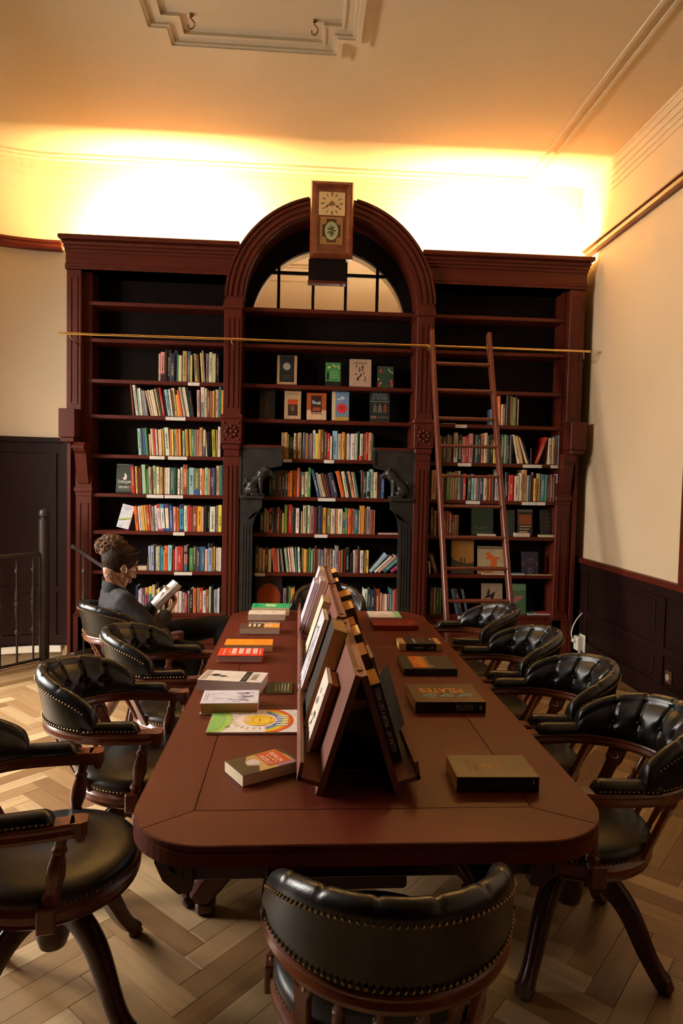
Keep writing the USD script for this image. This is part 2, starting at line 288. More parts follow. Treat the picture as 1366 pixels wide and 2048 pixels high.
# wainscot on the curved corner
wc = thing('trim_8', 'tall dark mahogany wainscot on the curved stair wall', kind=S)
obj('backing_board', band(CR-.015, CR, 0.0, 1.9), L['wains'], wc, smooth=30)
for z0, z1, d, nm in ((1.90, 1.945, .045, 'cap_moulding'), (1.80, 1.90, .025, 'top_rail'), (.50, .56, .025, 'middle_rail'), (0.0, .10, .025, 'bottom_rail')):
    obj(nm, band(CR-d, CR, z0, z1), L['wains'], wc, smooth=30)
obj('end_board', bx(-2.21, -2.04, YB-.025, YB, 0, 1.945), L['wains'], wc)
for a in (92, 116, 140, 164): obj('stile', band(CR-.027, CR, .1, 1.8, a, a+4), L['wains'], wc, smooth=30)
sk = obj('baseboard_left', band(CR-.05, CR, -.06, 0.0), frame_white, smooth=30, kind=S, label='white painted moulding below the curved wainscot at the stair')
# ---------------------------------------------------------------- floor with the stair opening
hole = Polygon([(-3.6, 3.92), (-2.14, 5.86), (-1.93, 5.25), (-1.45, 4.95), (-1.93, 6.0), (-2.07, 6.1), (-2.07, YB), (-2.2, YB)]+[tuple(p) for p in arc(CR)]).buffer(0)
floor_poly = sbox(-3.6, -3.0, XR, YB).difference(hole)
fl = thing('floor', 'light oak herringbone parquet floor', kind=S)
obj('subfloor', extr(floor_poly, .24, -.25), plain('subfloor_dark', (.03, .02, .014), .8), fl)
PL, PW, g = .45, .09, .0006
OAK = [(.285, .166, .072), (.33, .204, .096), (.235, .130, .052), (.39, .256, .128), (.215, .112, .043), (.305, .183, .083), (.46, .315, .168)]
ca, sa = math.cos(math.radians(47)), math.sin(math.radians(47))
planks = []
for i in range(-90, 110):
    for j in range(-16, 17):
        for V in (0, 1):
            ox, oy = i*PW+j*PL, i*PW-j*PL
            u0, v0, du, dv = (ox, oy, PL, PW) if not V else (ox+PL, oy+PW-PL, PW, PL)
            pts = np.array([(u0+g, v0+g), (u0+du-g, v0+g), (u0+du-g, v0+dv-g), (u0+g, v0+dv-g)])
            q = np.stack([pts[:, 0]*ca-pts[:, 1]*sa-.3, pts[:, 0]*sa+pts[:, 1]*ca+2.5], 1)
            c = q.mean(0)
            if -3.55 < c[0] < XR+.2 and -.6 < c[1] < 6.5 and floor_poly.intersects(Polygon(q)): planks.append((V, q, c))
def plank_mesh(V, q, rng):
    poly = Polygon(q)
    lo = np.column_stack([q, np.full(4, -.012)]); c = q.mean(0); ins = (q-c)*(1-np.array([.008]))+c
    up_ = np.column_stack([ins, np.zeros(4)]); mid = np.column_stack([q, np.full(4, -.001)])
    v = np.vstack([lo, mid, up_]); f = []
    for a in (0, 4):
        for k in range(4):
            k2 = (k+1) % 4; f += [(a+k, a+k2, a+4+k2), (a+k, a+4+k2, a+4+k)]
    f += [(8, 9, 10), (8, 10, 11)]
    L_ = np.array([0, PL, PL, 0.]) if not V else np.array([0, 0, PL, PL]); W_ = np.array([0, 0, PW, PW]) if not V else np.array([0, PW, PW, 0.])
    gr = np.column_stack([np.tile(L_, 3)+rng.random()*20, np.tile(W_, 3)+rng.random()*20, np.full(12, rng.random()*9)])
    tint = np.array(OAK[rng.randrange(len(OAK))])*(.92+.16*rng.random())
    return v, np.array(f), gr, tint
def clip_ok(q): return floor_poly.buffer(.002).contains(Polygon(q))
rng = random.Random(11); scored = []
tb = sbox(-.30, 1.9, .7, 4.1)
for V, q, c in planks:
    x, y, z = pix((c[0], c[1], 0))
    vis = z > .3 and -60 < x < 1426 and 1250 < y < 2120 and not tb.contains(Point(c)) and c[1] < 5.9 and clip_ok(q)
    if not clip_ok(q):
        inter = floor_poly.intersection(Polygon(q))
        if inter.area < .002: continue
    scored.append((-(1/z**3) if vis else 1, V, q, c))
scored.sort(key=lambda s: s[0])
bulk = [[], [], [], []]; off = 0
for k, (s, V, q, c) in enumerate(scored):
    if not clip_ok(q):
        inter = floor_poly.intersection(Polygon(q)); inter = max(getattr(inter, 'geoms', [inter]), key=lambda a: a.area)
        mm = extr(inter, .012, -.012); v, f = mm.vertices, mm.faces; R2 = np.array([[ca, sa], [-sa, ca]]); uv = v[:, :2]@R2.T
        gr = np.column_stack([(uv if not V else uv[:, ::-1])+rng.random()*20, np.full(len(v), rng.random()*9)]); tint = np.array(OAK[rng.randrange(7)])
    else: v, f, gr, tint = plank_mesh(V, q, rng)
    if k < 290 and s < 0:
        o = obj('parquet_plank', (v, f), L['plank'], fl, tint=tint)
        UsdGeom.PrimvarsAPI(o).CreatePrimvar('grain', Sdf.ValueTypeNames.Float3Array, 'vertex').Set(Vt.Vec3fArray.FromNumpy(gr.astype(np.float32)))
    else:
        bulk[0].append(v); bulk[1].append(f+off); bulk[2].append(gr); bulk[3].append(np.tile(tint, (len(v), 1))); off += len(v)
o = obj('parquet_planks', (np.vstack(bulk[0]), np.vstack(bulk[1])), L['plank'], fl, kind='stuff')
for nm, a in (('grain', bulk[2]), ('tint', bulk[3])):
    UsdGeom.PrimvarsAPI(o).CreatePrimvar(nm, Sdf.ValueTypeNames.Float3Array if nm == 'grain' else Sdf.ValueTypeNames.Color3fArray, 'vertex').Set(Vt.Vec3fArray.FromNumpy(np.vstack(a).astype(np.float32)))
well = thing('trim_9', 'cream stairwell lining below the floor opening', kind=S)
obj('stairwell_floor', extr(hole.buffer(.1), .05, -1.65), L['wall'], well)
obj('stairwell_lining', extr(hole.buffer(.25, join_style=2).difference(hole.buffer(.02)).difference(Point(*CC).buffer(CR+.3).difference(sbox(-9, -9, 9, 4.98)) if False else sbox(-9, 5.9, -2.0, 9)), 1.36, -1.62), L['wall'], well)
# stair railings
def baluster(h):
    r = .0085
    return lathe([(r, 0), (r, h*.27), (.021, h*.285), (.021, h*.30), (r, h*.315), (r, h*.40), (.013, h*.43), (.019, h*.50), (.010, h*.53), (.023, h*.545), (.023, h*.56), (.010, h*.575), (.019, h*.60), (.013, h*.66), (r, h*.70), (r, h*.84), (.018, h*.85), (.018, h*.865), (r, h*.88), (r, h)], n=10)
r1 = thing('stair_railing', 'dark iron stair railing with tall round newel post at the parquet edge', 'railing')
A, B = np.array([-3.3, 4.32]), np.array([-2.165, 5.83]); dirn = (B-A)/np.linalg.norm(B-A); ln = np.linalg.norm(B-A); an = math.atan2(dirn[1], dirn[0])
obj('newel_post', lathe([(.042, .0), (.042, 1.22), (.03, 1.225), (.03, 1.235), (.042, 1.245), (.046, 1.27), (.038, 1.295), (.015, 1.308), (0, 1.31)], (*B, 0), 20), L['iron'], r1, smooth=40)
obj('handrail', tube([(*A, .93), (*B, .93)], .016), L['iron'], r1, smooth=40)
obj('bottom_rail', sweep([(*A, .02), (*B, .02)], rsec(.03, .02)), L['iron'], r1)
for k in range(9):
    p = B-dirn*(.10+.145*k)
    obj('baluster', T(baluster(.90), (*p, .025)), L['iron'], r1, smooth=40)
r2 = thing('stair_railing', 'thin iron stair railing with a ball end beside the seated reader', 'railing')
D, E_ = np.array([-1.42, 4.93]), np.array([-1.93, 5.97])
q0, q1 = P(147, 1094, Y=5.97), P(215, 1140, Y=5.0)
pl = np.array([q0, q0+(q1-q0)*.5, q1]); obj('handrail', tube(pl, .014), L['iron'], r2, smooth=40)
obj('ball_end', ball(q0, .026), L['iron'], r2, smooth=True)
bb = q0+(q1-q0)*.35
obj('baluster', T(baluster(float(bb[2])-.01), (bb[0], bb[1], 0)), L['iron'], r2, smooth=40)
bb = q0+(q1-q0)*.97; obj('baluster', T(baluster(float(bb[2])-.01), (bb[0], bb[1], 0)), L['iron'], r2, smooth=40)
sr_ = thing('stair_handrail', 'curved dark handrail descending into the stairwell', 'handrail')
obj('rail', tube(spline([(-1.80, 6.02, .03), (-1.93, 5.88, .02), (-2.02, 5.72, -.10), (-2.04, 5.52, -.25), (-2.0, 5.3, -.45)], 20), .024), L['iron'], sr_, smooth=40)
obj('bracket', tube([(-1.93, 5.88, .0), (-1.93, 5.88, -.5)], .010), L['iron'], sr_)

# ================================================================ the bookcase
YF, YS, YK = 6.05, 6.12, 6.345            # frame front, shelf front, back boards
BX = dict(left=(-1.93, -.68), centre=(-.525, 1.045), right=(1.20, 2.465))
SH = [3.15, 2.825, 2.465, 2.15, 1.795, 1.445, 1.108, .745, .36]
XO = (-2.055, 2.605); XC, ZS, RO, RI = .262, 3.172, .935, .776
case = thing('bookcase', 'tall dark mahogany library bookcase with a central arch filling the end wall', 'bookcase')
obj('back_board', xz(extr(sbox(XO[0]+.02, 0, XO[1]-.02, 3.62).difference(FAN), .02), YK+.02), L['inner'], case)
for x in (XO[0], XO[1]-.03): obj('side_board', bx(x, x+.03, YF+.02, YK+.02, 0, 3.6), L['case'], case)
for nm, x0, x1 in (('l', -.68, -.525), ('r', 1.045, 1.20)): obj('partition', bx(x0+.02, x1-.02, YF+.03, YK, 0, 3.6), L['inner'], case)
for bay, (x0, x1) in BX.items():
    for k, z in enumerate(SH):
        a, b = x0-.02, x1+.02
        if bay == 'centre' and k in (4,): a, b = -.165, .725
        if bay == 'left' and k >= 4: a = -1.86
        if bay == 'left': a -= .0
        obj('shelf', bx(a, b, YS, YK, z-.034, z, .004), L['shelf'], case)
    obj('plinth', bx(x0-.03, x1+.03, YF+.03, YK, 0, SH[-1]-.034), L['shelf'], case)
    if bay != 'centre': obj('plinth_panel', bx(x0+.06, x1-.06, YF+.02, YF+.035, .08, .26, .008), L['shelf'], case)
def pilaster(x0, x1, z0, z1, yf, flutes=3, dep=.3):
    p = obj('pilaster', bx(x0, x1, yf, yf+dep if dep < .2 else YK, z0, z1, .004), L['case'], case)
    w = x1-x0; n = flutes
    if n == 1:
        o = Polygon([(x0+.03, z0+.05), (x1-.03, z0+.05), (x1-.03, z1-.06), (x0+.03, z1-.06)])
        obj('panel_bead', xz(extr(o.difference(o.buffer(-.012, join_style=2)), .010), yf+.002), L['case'], p)
    for k in range(n if n > 1 else 0):
        c = x0+w*(k+.5)/n if n == 4 else x0+.034+(w-.068)*k/(n-1)
        obj('flute', xz(extr(LineString([(c, z0+.07), (c, z1-.09)]).buffer(.010, quad_segs=4), .010), yf+.002), L['case'], p)
    return p
YC = 6.0
for x0, x1 in ((-.68, -.525), (1.045, 1.20)):
    pilaster(x0, x1, 2.17, 3.10, YC); pilaster(x0+.006, x1-.006, .30, 1.80, YC+.01)
    obj('capital', cat_([bx(x0-.012, x1+.012, YC-.02, YK, 3.10, 3.13, .005), bx(x0-.004, x1+.004, YC-.01, YK, 3.13, ZS)]), L['case'], case)
    blk = obj('carved_block', cat_([bx(x0-.022, x1+.022, YC-.045, YK, 2.13, 2.17, .008), bx(x0-.012, x1+.012, YC-.035, YK, 1.91, 2.13, .004), bx(x0-.002, x1+.002, YC-.02, YK, 1.86, 1.91, .008), bx(x0+.008, x1-.008, YC, YK, 1.80, 1.86)]), L['case'], case)
    cx = (x0+x1)/2; pet = []
    for k in range(8):
        a = k*PI/4; pet.append(ball((cx+.045*math.cos(a), YC-.036, 2.02+.045*math.sin(a)), .017, 1, (1, 1, 1)))
    pet.append(ball((cx, YC-.036, 2.02), .018, 1))
    for sx in (-1, 1):
        for sz in (-1, 1): pet.append(ball((cx+sx*.062, YC-.036, 2.02+sz*.072), .012, 1))
    obj('rosette', cat_(pet), L['case'], blk, smooth=True)
    obj('pilaster_base', bx(x0-.012, x1+.012, YC-.02, YK, 0, .30, .006), L['case'], case)
for s, (u0, u1, l0, l1) in ((-1, (XO[0], -1.93, -1.99, -1.85)), (1, (2.465, XO[1], 2.42, 2.56))):
    pilaster(u0, u1, 2.18, 3.40, YF, 1); pilaster(l0, l1, .36, 1.42, YF+.05, 1)
    a, b = (u0-.035, u1-.02) if s < 0 else (u0+.01, u1+.02)
    obj('capital_block', cat_([bx(a, b, YF-.10, YF+.14, 1.93, 2.18, .006), bx(a+.01, b-.01, YF-.09, YF+.14, 1.89, 1.93, .006)]), L['case'], case)
    prof = Polygon([(0, 1.89), (-.13, 1.89), (-.15, 1.86), (-.14, 1.82), (-.10, 1.79), (-.085, 1.72), (-.06, 1.62), (-.03, 1.54), (0, 1.50)])
    c = extr(prof, (l1-l0)*.7); v = c.vertices.copy(); c.vertices = np.stack([l0+.02+v[:, 2], YF+.06+v[:, 0], v[:, 1]], 1); c.fix_normals()
    obj('corbel', cat_([c]+[T(trimesh.creation.cylinder(radius=.022, height=(l1-l0)*.75, sections=14), ((l0+l1)/2-.01, YF-.075, 1.85), ry=PI/2)]), L['case'], case)
    obj('lower_capital', cat_([bx(l0-.012, l1+.012, YF+.03, YK, 1.455, 1.50, .006), bx(l0, l1, YF+.045, YK, 1.42, 1.62)]), L['case'], case)
    obj('pilaster_base', cat_([bx(l0-.014, l1+.014, YF+.03, YK, .0, .34, .006), bx(l0-.006, l1+.006, YF+.04, YK, .34, .37, .005)]), L['case'], case)
    obj('plinth', bx(l0-.03, l1+.025, YF+.045, YK, 0, .355), L['case'], case)
    obj('stile', bx(min(u0, l0)+.02, max(u1, l1)-.01, YF+.08, YK, 0, 3.4), L['case'], case)
# frieze and cornice left and right of the arch
for x0, x1 in ((XO[0]-.005, -.55), (1.07, XO[1]+.005)):
    endL, endR = x0 < -1, x1 > 2
    obj('frieze', cat_([bx(x0, x1, YF-.01, YK, 3.40, 3.56), bx(x0-.004*endL, x1+.004*endR, YF-.022, YK, 3.425, 3.445, .004), bx(x0-.006*endL, x1+.006*endR, YF-.016, YK, 3.40, 3.425, .003)]), L['shelf'], case)
    obj('cornice', cat_([bx(x0-.006*endL, x1+.006*endR, YF-.03, YK, 3.545, 3.572, .005), bx(x0-.012*endL, x1+.012*endR, YF-.045, YK, 3.572, 3.60, .005), bx(x0-.022*endL, x1+.02*endR, YF-.065, YK, 3.60, 3.635, .012), bx(x0-.04*endL, x1+.035*endR, YF-.10, YK+.03, 3.635, 3.672, .006)]), L['shelf'], case)
# arch
def halfring(r0, r1, n=48, a0=0, a1=180):
    a = np.radians(np.linspace(a0, a1, n)); o = np.stack([XC+r1*np.cos(a), ZS+r1*np.sin(a)], 1); i = np.stack([XC+r0*np.cos(a), ZS+r0*np.sin(a)], 1)
    return Polygon(np.vstack([o, i[::-1]]))
ar = obj('arch', xz(extr(halfring(RI, RO), YK-YC), YK), L['case'], case, smooth=30)
for r0, r1, d in ((RI+.012, RI+.03, .012), (RI+.058, RI+.082, .014), (RI+.108, RI+.132, .016), (RO-.014, RO+.006, .024)):
    obj('arch_moulding', cat_([xz(extr(halfring(r0, r1, 30, a, b), d+.004), YC+.004) for a, b in ((2, 77), (103, 178))]), L['case'], ar, smooth=30)
mr = Polygon([(XC+x, z) for x, z in [(-.74, 3.13), (.74, 3.13)]]+[(XC+.722*math.cos(a), 3.02+.722*math.sin(a)) for a in np.radians(np.linspace(8, 172, 60))]).buffer(0)
mr = Point(.255, 3.02).buffer(.722, quad_segs=32).intersection(sbox(-1, 3.12, 2, 4))
half = Polygon(list(halfring(0.001, RI+.01).exterior.coords)).union(sbox(XC-RI, 3.12, XC+RI, ZS))
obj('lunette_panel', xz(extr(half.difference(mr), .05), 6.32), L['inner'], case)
obj('fanlight_pane', xz(extr(mr.buffer(.012), .004), 6.30), L['glass'], case)
YM = 6.275
for px, py in ((557.5, 570), (626, 588), (691, 590), (754.5, 575)):
    x = P(px, py, Y=YM)[0]; top = 3.02+math.sqrt(max(0, .722**2-(x-.255)**2))
    obj('glazing_bar', bx(x-.013, x+.013, YM-.008, YM+.015, 3.12, top+.01), L['inner'], case)
zb = P(600, 547, Y=YM)[2]; wz = math.sqrt(.722**2-(zb-3.02)**2)
obj('glazing_bar', bx(.255-wz-.01, .255+wz+.01, YM-.008, YM+.015, zb-.014, zb+.014), L['inner'], case)
# label cards on the shelf edges: (bay shelf index, left px, right px, y px)
for k, x0, x1, y in ((2, 376, 399, 760), (3, 331, 371, 831), (4, 299, 329, 909), (4, 336, 374, 909), (5, 293, 327, 988), (5, 329, 366, 988), (6, 346, 369, 1064), (7, 348, 384, 1147),
                     (4, 566, 584, 917), (4, 648, 668, 917), (5, 636, 671, 994), (6, 629, 655, 1066), (7, 510, 530, 1147), (3, 911, 934, 846), (4, 916, 943, 923), (4, 1046, 1084, 926), (4, 1102, 1117, 926), (5, 932, 960, 998), (5, 1044, 1072, 1001), (5, 1073, 1091, 1002), (8, 915, 942, 1242)):
    a, b = P(x0, y, Y=YS-.004)[0], P(x1, y, Y=YS-.004)[0]; z = SH[k]
    cd = Polygon([(a, z-.036), (b, z-.036), (b, z-.006), (a, z-.006)])
    tag(obj('shelf_label', xz(extr(cd, .0025), YS), L['tag']), 'small cream card label on the shelf edge, %s of the %s bay' % (['', '', 'third shelf', 'fourth shelf', 'fifth shelf', 'sixth shelf', 'seventh shelf', 'eighth shelf', 'lowest shelf'][k]+(', left card' if (k, x0) in ((4, 299), (5, 293), (4, 566), (4, 916), (5, 932)) else ', right card' if (k, x0) in ((4, 336), (5, 329), (4, 648), (4, 1102), (5, 1073)) else ', middle card' if (k, x0) in ((4, 1046), (5, 1044)) else ''), 'left' if x0 < 450 else 'centre' if x0 < 850 else 'right'), 'label', 'shelf edge labels')
# ---------------------------------------------------------------- stone fireplace surround with lions, built into the centre bay
fp = thing('fireplace_surround', 'dark carved stone fireplace surround with a seated lion in each corner', 'fireplace')
YP = 6.02
for s in (-1, 1):
    fx = lambda x: x if s < 0 else 2*XC-x
    sp = Polygon([(fx(-.523), 1.885), (fx(-.16), 1.885), (fx(-.16), 1.735), (fx(-.19), 1.725), (fx(-.27), 1.71), (fx(-.36), 1.65), (fx(-.43), 1.57), (fx(-.475), 1.45), (fx(-.523), 1.45)])
    obj('spandrel', xz(extr(sp, .10), YP+.10), L['stone'], fp)
    obj('spandrel_moulding', xz(extr(sp.boundary.buffer(.010).intersection(sp.buffer(.02)), .014), YP+.006), L['stone'], fp)
    br = Polygon([(fx(-.523), 1.45), (fx(-.315), 1.45), (fx(-.315), 1.425), (fx(-.325), 1.415), (fx(-.325), 1.345), (fx(-.36), 1.32), (fx(-.39), 1.27), (fx(-.405), 1.18), (fx(-.408), 0), (fx(-.523), 0)])
    obj('jamb', xz(extr(br, .11), YP+.11), L['stone'], fp)
    for k in range(4):
        o = .012+.026*k
        pts = [(fx(-.35-o*.6), 1.325-o*.5), (fx(-.385-o*.75), 1.265-o*.3), (fx(-.405-o), 1.18), (fx(-.408-o), .05)]
        obj('jamb_reed', xz(extr(LineString(pts).buffer(.009, quad_segs=3), .012), YP+.004), L['stone'], fp)
    obj('ledge', bx(min(fx(-.523), fx(-.305)), max(fx(-.523), fx(-.305)), YP-.035, YP+.10, 1.425, 1.452, .006), L['stone'], fp)
    # seated lion facing the middle of the opening; local: +u towards the middle
    U = lambda u, y, z, r, *q: (fx(-.40+u), YP+.015+y, 1.452+z, r, *q)
    H = lambda *a: hull(*a)
    parts = [H(U(-.035, 0, .055, .052), U(-.01, 0, .09, .05)), H(U(-.02, 0, .10, .05), U(.065, 0, .18, .043)), H(U(.065, 0, .18, .043), U(.085, 0, .215, .04)),
             H(U(.10, 0, .225, .045), U(.075, 0, .20, .05)), H(U(.125, 0, .222, .030), U(.162, 0, .198, .018)), H(U(.128, 0, .200, .020), U(.158, 0, .186, .013)),
             H(U(.095, -.02, .262, .010), U(.10, -.02, .25, .014)), H(U(.095, .02, .262, .010), U(.10, .02, .25, .014))]
    for sy in (-.028, .028):
        parts += [H(U(.06, sy, .15, .024), U(.062, sy, .06, .015)), H(U(.062, sy, .06, .015), U(.065, sy, .012, .014)), H(U(.065, sy, .010, .013), U(.092, sy, .009, .011)),
                  H(U(-.02, sy*1.4, .055, .036), U(.015, sy*1.5, .045, .026)), H(U(-.01, sy*1.5, .014, .015), U(.045, sy*1.5, .011, .012))]
    tail = [(-.075, .03, .012), (-.092, 0, .05), (-.09, -.03, .10), (-.07, -.045, .13)]
    for a, b in zip(tail, tail[1:]): parts.append(H(U(*a, .008), U(*b, .008)))
    parts.append(H(U(-.066, -.047, .135, .013), U(-.055, -.048, .15, .008)))
    lm = smoothed(union(parts), .008, 8)
    nn = meshkit.fbm(lm.vertices*45, 3)-.5; lm.vertices += lm.vertex_normals*(nn*.010*(lm.vertices[:, 2] > 1.452+.13))[:, None]
    obj('lion', lm, L['stone'], fp, smooth=True, label='carved stone lion seated on the %s ledge' % ('left' if s < 0 else 'right'))
obj('mantel_board', bx(-.523, -.15, YP-.01, YK, 1.885, 1.908, .004), L['shelf'], case); obj('mantel_board', bx(.68, 1.047, YP-.01, YK, 1.885, 1.908, .004), L['shelf'], case)
# ---------------------------------------------------------------- clock on the keystone
ck = thing('wall_clock', 'old wooden wall clock with square dial hung on the arch', 'clock')
k0, k1, zt, zb_, yc = .061, .436, 4.195, 3.535, 5.87
o = sbox(k0, zb_, k1, zt)
obj('case', bx(k0+.004, k1-.004, yc+.025, YC-.016, zb_+.004, zt-.004), L['chair'], ck)
fr = [(0, .0), (.012, .022), (.035, .032), (.062, .012)]   # inset, height of a raised cushion frame
V, F = [], []
for ins, h in fr:
    q = [(k0+ins, zb_+ins), (k1-ins, zb_+ins), (k1-ins, zt-ins), (k0+ins, zt-ins)]; V += [(x, yc+.026-h, z) for x, z in q]
for a in range(3):
    for k in range(4):
        k2 = (k+1) % 4; F += [(a*4+k, a*4+k2, a*4+4+k2), (a*4+k, a*4+4+k2, a*4+4+k)]
F += [(12, 13, 14), (12, 14, 15)]
obj('frame', (np.array(V), np.array(F)), L['chair'], ck)
q0, q1 = P(640, 384, Y=yc), P(688, 429, Y=yc); ins_ = .0
dx0, dz1, dx1, dz0 = q0[0], q0[2], q1[0], q1[2]
dial = obj('dial', xz(extr(sbox(dx0, dz0, dx1, dz1).buffer(.008), .010), yc+.018), plain('clock_dial', (.72, .52, .25), .5), ck)
dc = ((dx0+dx1)/2, (dz0+dz1)/2); R = (dx1-dx0)/2
ink = plain('dark_print', (.05, .03, .015), .5); gold = plain('clock_gilt', (.33, .17, .05), .45)
num = []
for k in range(12):
    a = PI/2-k*PI/6; n = [1, 2, 2, 3, 2, 1, 2, 3, 4, 2, 1, 2][k] if False else 2
    for e in ((-.05, .05) if k % 3 else (-.07, 0, .07)):
        a2 = a+e; num.append(LineString([(dc[0]+R*.62*math.cos(a2), dc[1]+R*.62*math.sin(a2)), (dc[0]+R*.88*math.cos(a+e*.8), dc[1]+R*.88*math.sin(a+e*.8))]).buffer(.0022))
obj('numeral_ring', xz(extr(unary_union(num), .001), yc+.0075), plain('dial_numerals', (.28, .16, .06), .5), dial, kind='stuff')
obj('dial_centre', xz(extr(Point(*dc).buffer(.022).difference(Point(*dc).buffer(.012)).union(Point(*dc).buffer(.006)), .004), yc+.0075), gold, dial)
for sx in (-.045, .045): obj('winding_hole', xz(extr(Point(dc[0]+sx, dc[1]-.026).buffer(.007), .001), yc+.0075), ink, dial)
for a, l, w in ((205, .05, .0035), (338, .062, .0025)):
    a = math.radians(a); obj('clock_hand', xz(extr(LineString([dc, (dc[0]+l*math.cos(a), dc[1]+l*math.sin(a))]).buffer(w), .0015), yc+.004), ink, dial)
q0, q1 = P(643, 434, Y=yc), P(683, 487, Y=yc); g0 = sbox(q0[0], q1[2], q1[0], q0[2]); gc = g0.centroid
oval = affinity.scale(Point(gc.x, gc.y).buffer(1, quad_segs=16), .058, .078)
pic = obj('glass_panel', xz(extr(g0.buffer(.004), .006), yc+.018), plain('clock_panel_brown', (.09, .035, .012), .35), ck)
scr = unary_union([affinity.scale(Point(x, z).buffer(1), .026, .03) for x in (q0[0]+.022, q1[0]-.022) for z in (q1[2]+.026, q0[2]-.026)]+[g0.boundary.buffer(.008)]).difference(oval.buffer(.010))
obj('gilt_scroll', xz(extr(scr, .003), yc+.0125), gold, pic)
obj('oval_picture', xz(extr(oval, .003), yc+.0125), plain('clock_oval_green', (.36, .38, .21), .4), pic)
leafs = [affinity.rotate(affinity.scale(Point(gc.x+.022*math.cos(t), gc.y+.03*math.sin(t)).buffer(1), .016, .006), math.degrees(t), origin='centroid') for t in np.linspace(0, 2*PI, 8)[:-1]]+[LineString([(gc.x, gc.y-.05), (gc.x, gc.y+.03)]).buffer(.003)]
obj('leaf_sprig', xz(extr(unary_union(leafs), .0015), yc+.0097), ink, pic)
obj('lower_box', bx(k0-.006, k1-.055, yc+.05, YC+.0, 3.345, zb_), L['inner'], ck); obj('bottom_moulding', bx(k0-.012, k1-.05, yc+.035, YC, 3.325, 3.350, .006), L['case'], ck)
# ---------------------------------------------------------------- brass ladder rod and its hooks, ladder
rod = thing('ladder_rod', 'long polished brass rod across the front of the bookcase', 'rod')
YR = 5.86; a, b = P(118, 668.5, Y=YR), P(1181, 702.5, Y=YR); zr = (a[2]+b[2])/2+.003
obj('rod', tube([(a[0], YR, zr), (b[0], YR, zr)], .011, 12), L['brass'], rod, smooth=40)
for x in (a[0]+.09, -.60, 1.12, b[0]-.06):
    obj('hook', tube(spline([(x, YR, zr-.005), (x+.004, YR+.015, zr-.03), (x+.02, YR+.05, zr-.055), (x+.02, YR+.12, zr-.06), (x+.012, YC+.01 if -1 < x < 2 else YF+.01, zr-.045)], 14), .0055, 8), L['brass'], rod, smooth=40)
ld = thing('library_ladder', 'wooden library ladder leaning on the brass rod', 'ladder')
sl = .373; LY = lambda z: 4.80+sl*z
LX = (1.155, 1.665)
def lp(x, z): return (x, LY(z), z)
ldir = np.array([0, sl, 1])/math.hypot(1, sl)
for x, zt2 in ((LX[0], 2.94), (LX[1], 2.93)):
    obj('side_rail', sweep([lp(x, 0.0), lp(x, 1.5), lp(x, zt2)], rsec(.034, .075, .006), upv=(0, -1, sl)), L['ladder'], ld)
    obj('top_hook', tube(spline([(x-.026, YR-.03, zr-.03), (x-.028, YR-.035, zr+.02), (x-.028, YR, zr+.02), (x-.028, YR+.02, zr-.002)], 12), .006, 8), L['brass'], ld, smooth=40)
for px, py in ((920, 729), (925, 782), (930, 838), (935, 893), (940, 953), (945, 1013), (950, 1075), (955, 1137), (960, 1202)):
    d = P(px, py, Y=1.0)-np.array([0, 0, EYE]); t = (4.80+sl*EYE)/(d[1]-sl*d[2]); z = EYE+t*d[2]
    obj('rung', sweep([lp(LX[0]+.012, z), lp(LX[1]-.012, z)], rsec(.075, .024, .005), upv=(0, 0, 1)), L['ladder'], ld)
for z in (.16, .42): obj('rung', sweep([lp(LX[0]+.012, z), lp(LX[1]-.012, z)], rsec(.075, .024, .005)), L['ladder'], ld)
# ---------------------------------------------------------------- power box with cable on the right wall, socket, ceiling hooks
pb = thing('power_box', 'cream plastic power box with cable low on the right wall', 'socket')
y0 = 5.965
obj('box_body', bx(2.595, 2.66, y0-.045, y0+.045, .075, .205, .006), L['white'], pb); obj('back_plate', bx(2.655, 2.668, y0-.058, y0+.058, .06, .22, .003), L['white'], pb)
obj('plug', T(lathe([(.018, 0), (.018, .03), (.010, .04), (0, .04)], n=14), (2.597, y0-.005, .165), ry=-PI/2), L['white'], pb)
obj('cable', tube(spline([(2.57, y0-.005, .175), (2.555, y0-.002, .25), (2.59, y0+.004, .34), (2.655, y0+.01, .42)], 20), .006), L['white'], pb, smooth=40)
obj('cable', tube(spline([(2.63, y0, .08), (2.635, y0-.01, .012), (2.62, y0-.05, .008), (2.6, y0-.3, .008)], 16), .010), L['white'], pb, smooth=40)
c = P(1337, 1355, X=2.665); so = thing('wall_socket', 'small brown wall socket in the right skirting panel', 'socket')
obj('socket_plate', bx(2.66, 2.674, c[1]-.04, c[1]+.04, c[2]-.045, c[2]+.045, .004), plain('brown_socket', (.10, .045, .03), .35), so)
obj('socket_insert', T(trimesh.creation.cylinder(radius=.024, height=.01, sections=20), (2.659, c[1], c[2]), ry=PI/2), plain('socket_cream', (.45, .36, .25), .4), so)
for px, py, w in ((383, 44, 'left'), (630, 56, 'right')):
    c = P(px, py-6, Z=ZC-.03); hk = thing('ceiling_hook', 'small brass hook in the ceiling moulding, %s one' % w, 'hook', c)
    obj('hook', tube(spline([(0, 0, .03), (0, 0, -.0), (.02, 0, -.03), (.0, 0, -.06), (-.02, 0, -.035)], 16), .0045), L['nail'], hk, smooth=40)
    obj('screw_plate', lathe([(.012, .02), (.012, .03), (0, .03)], n=12), L['nail'], hk)

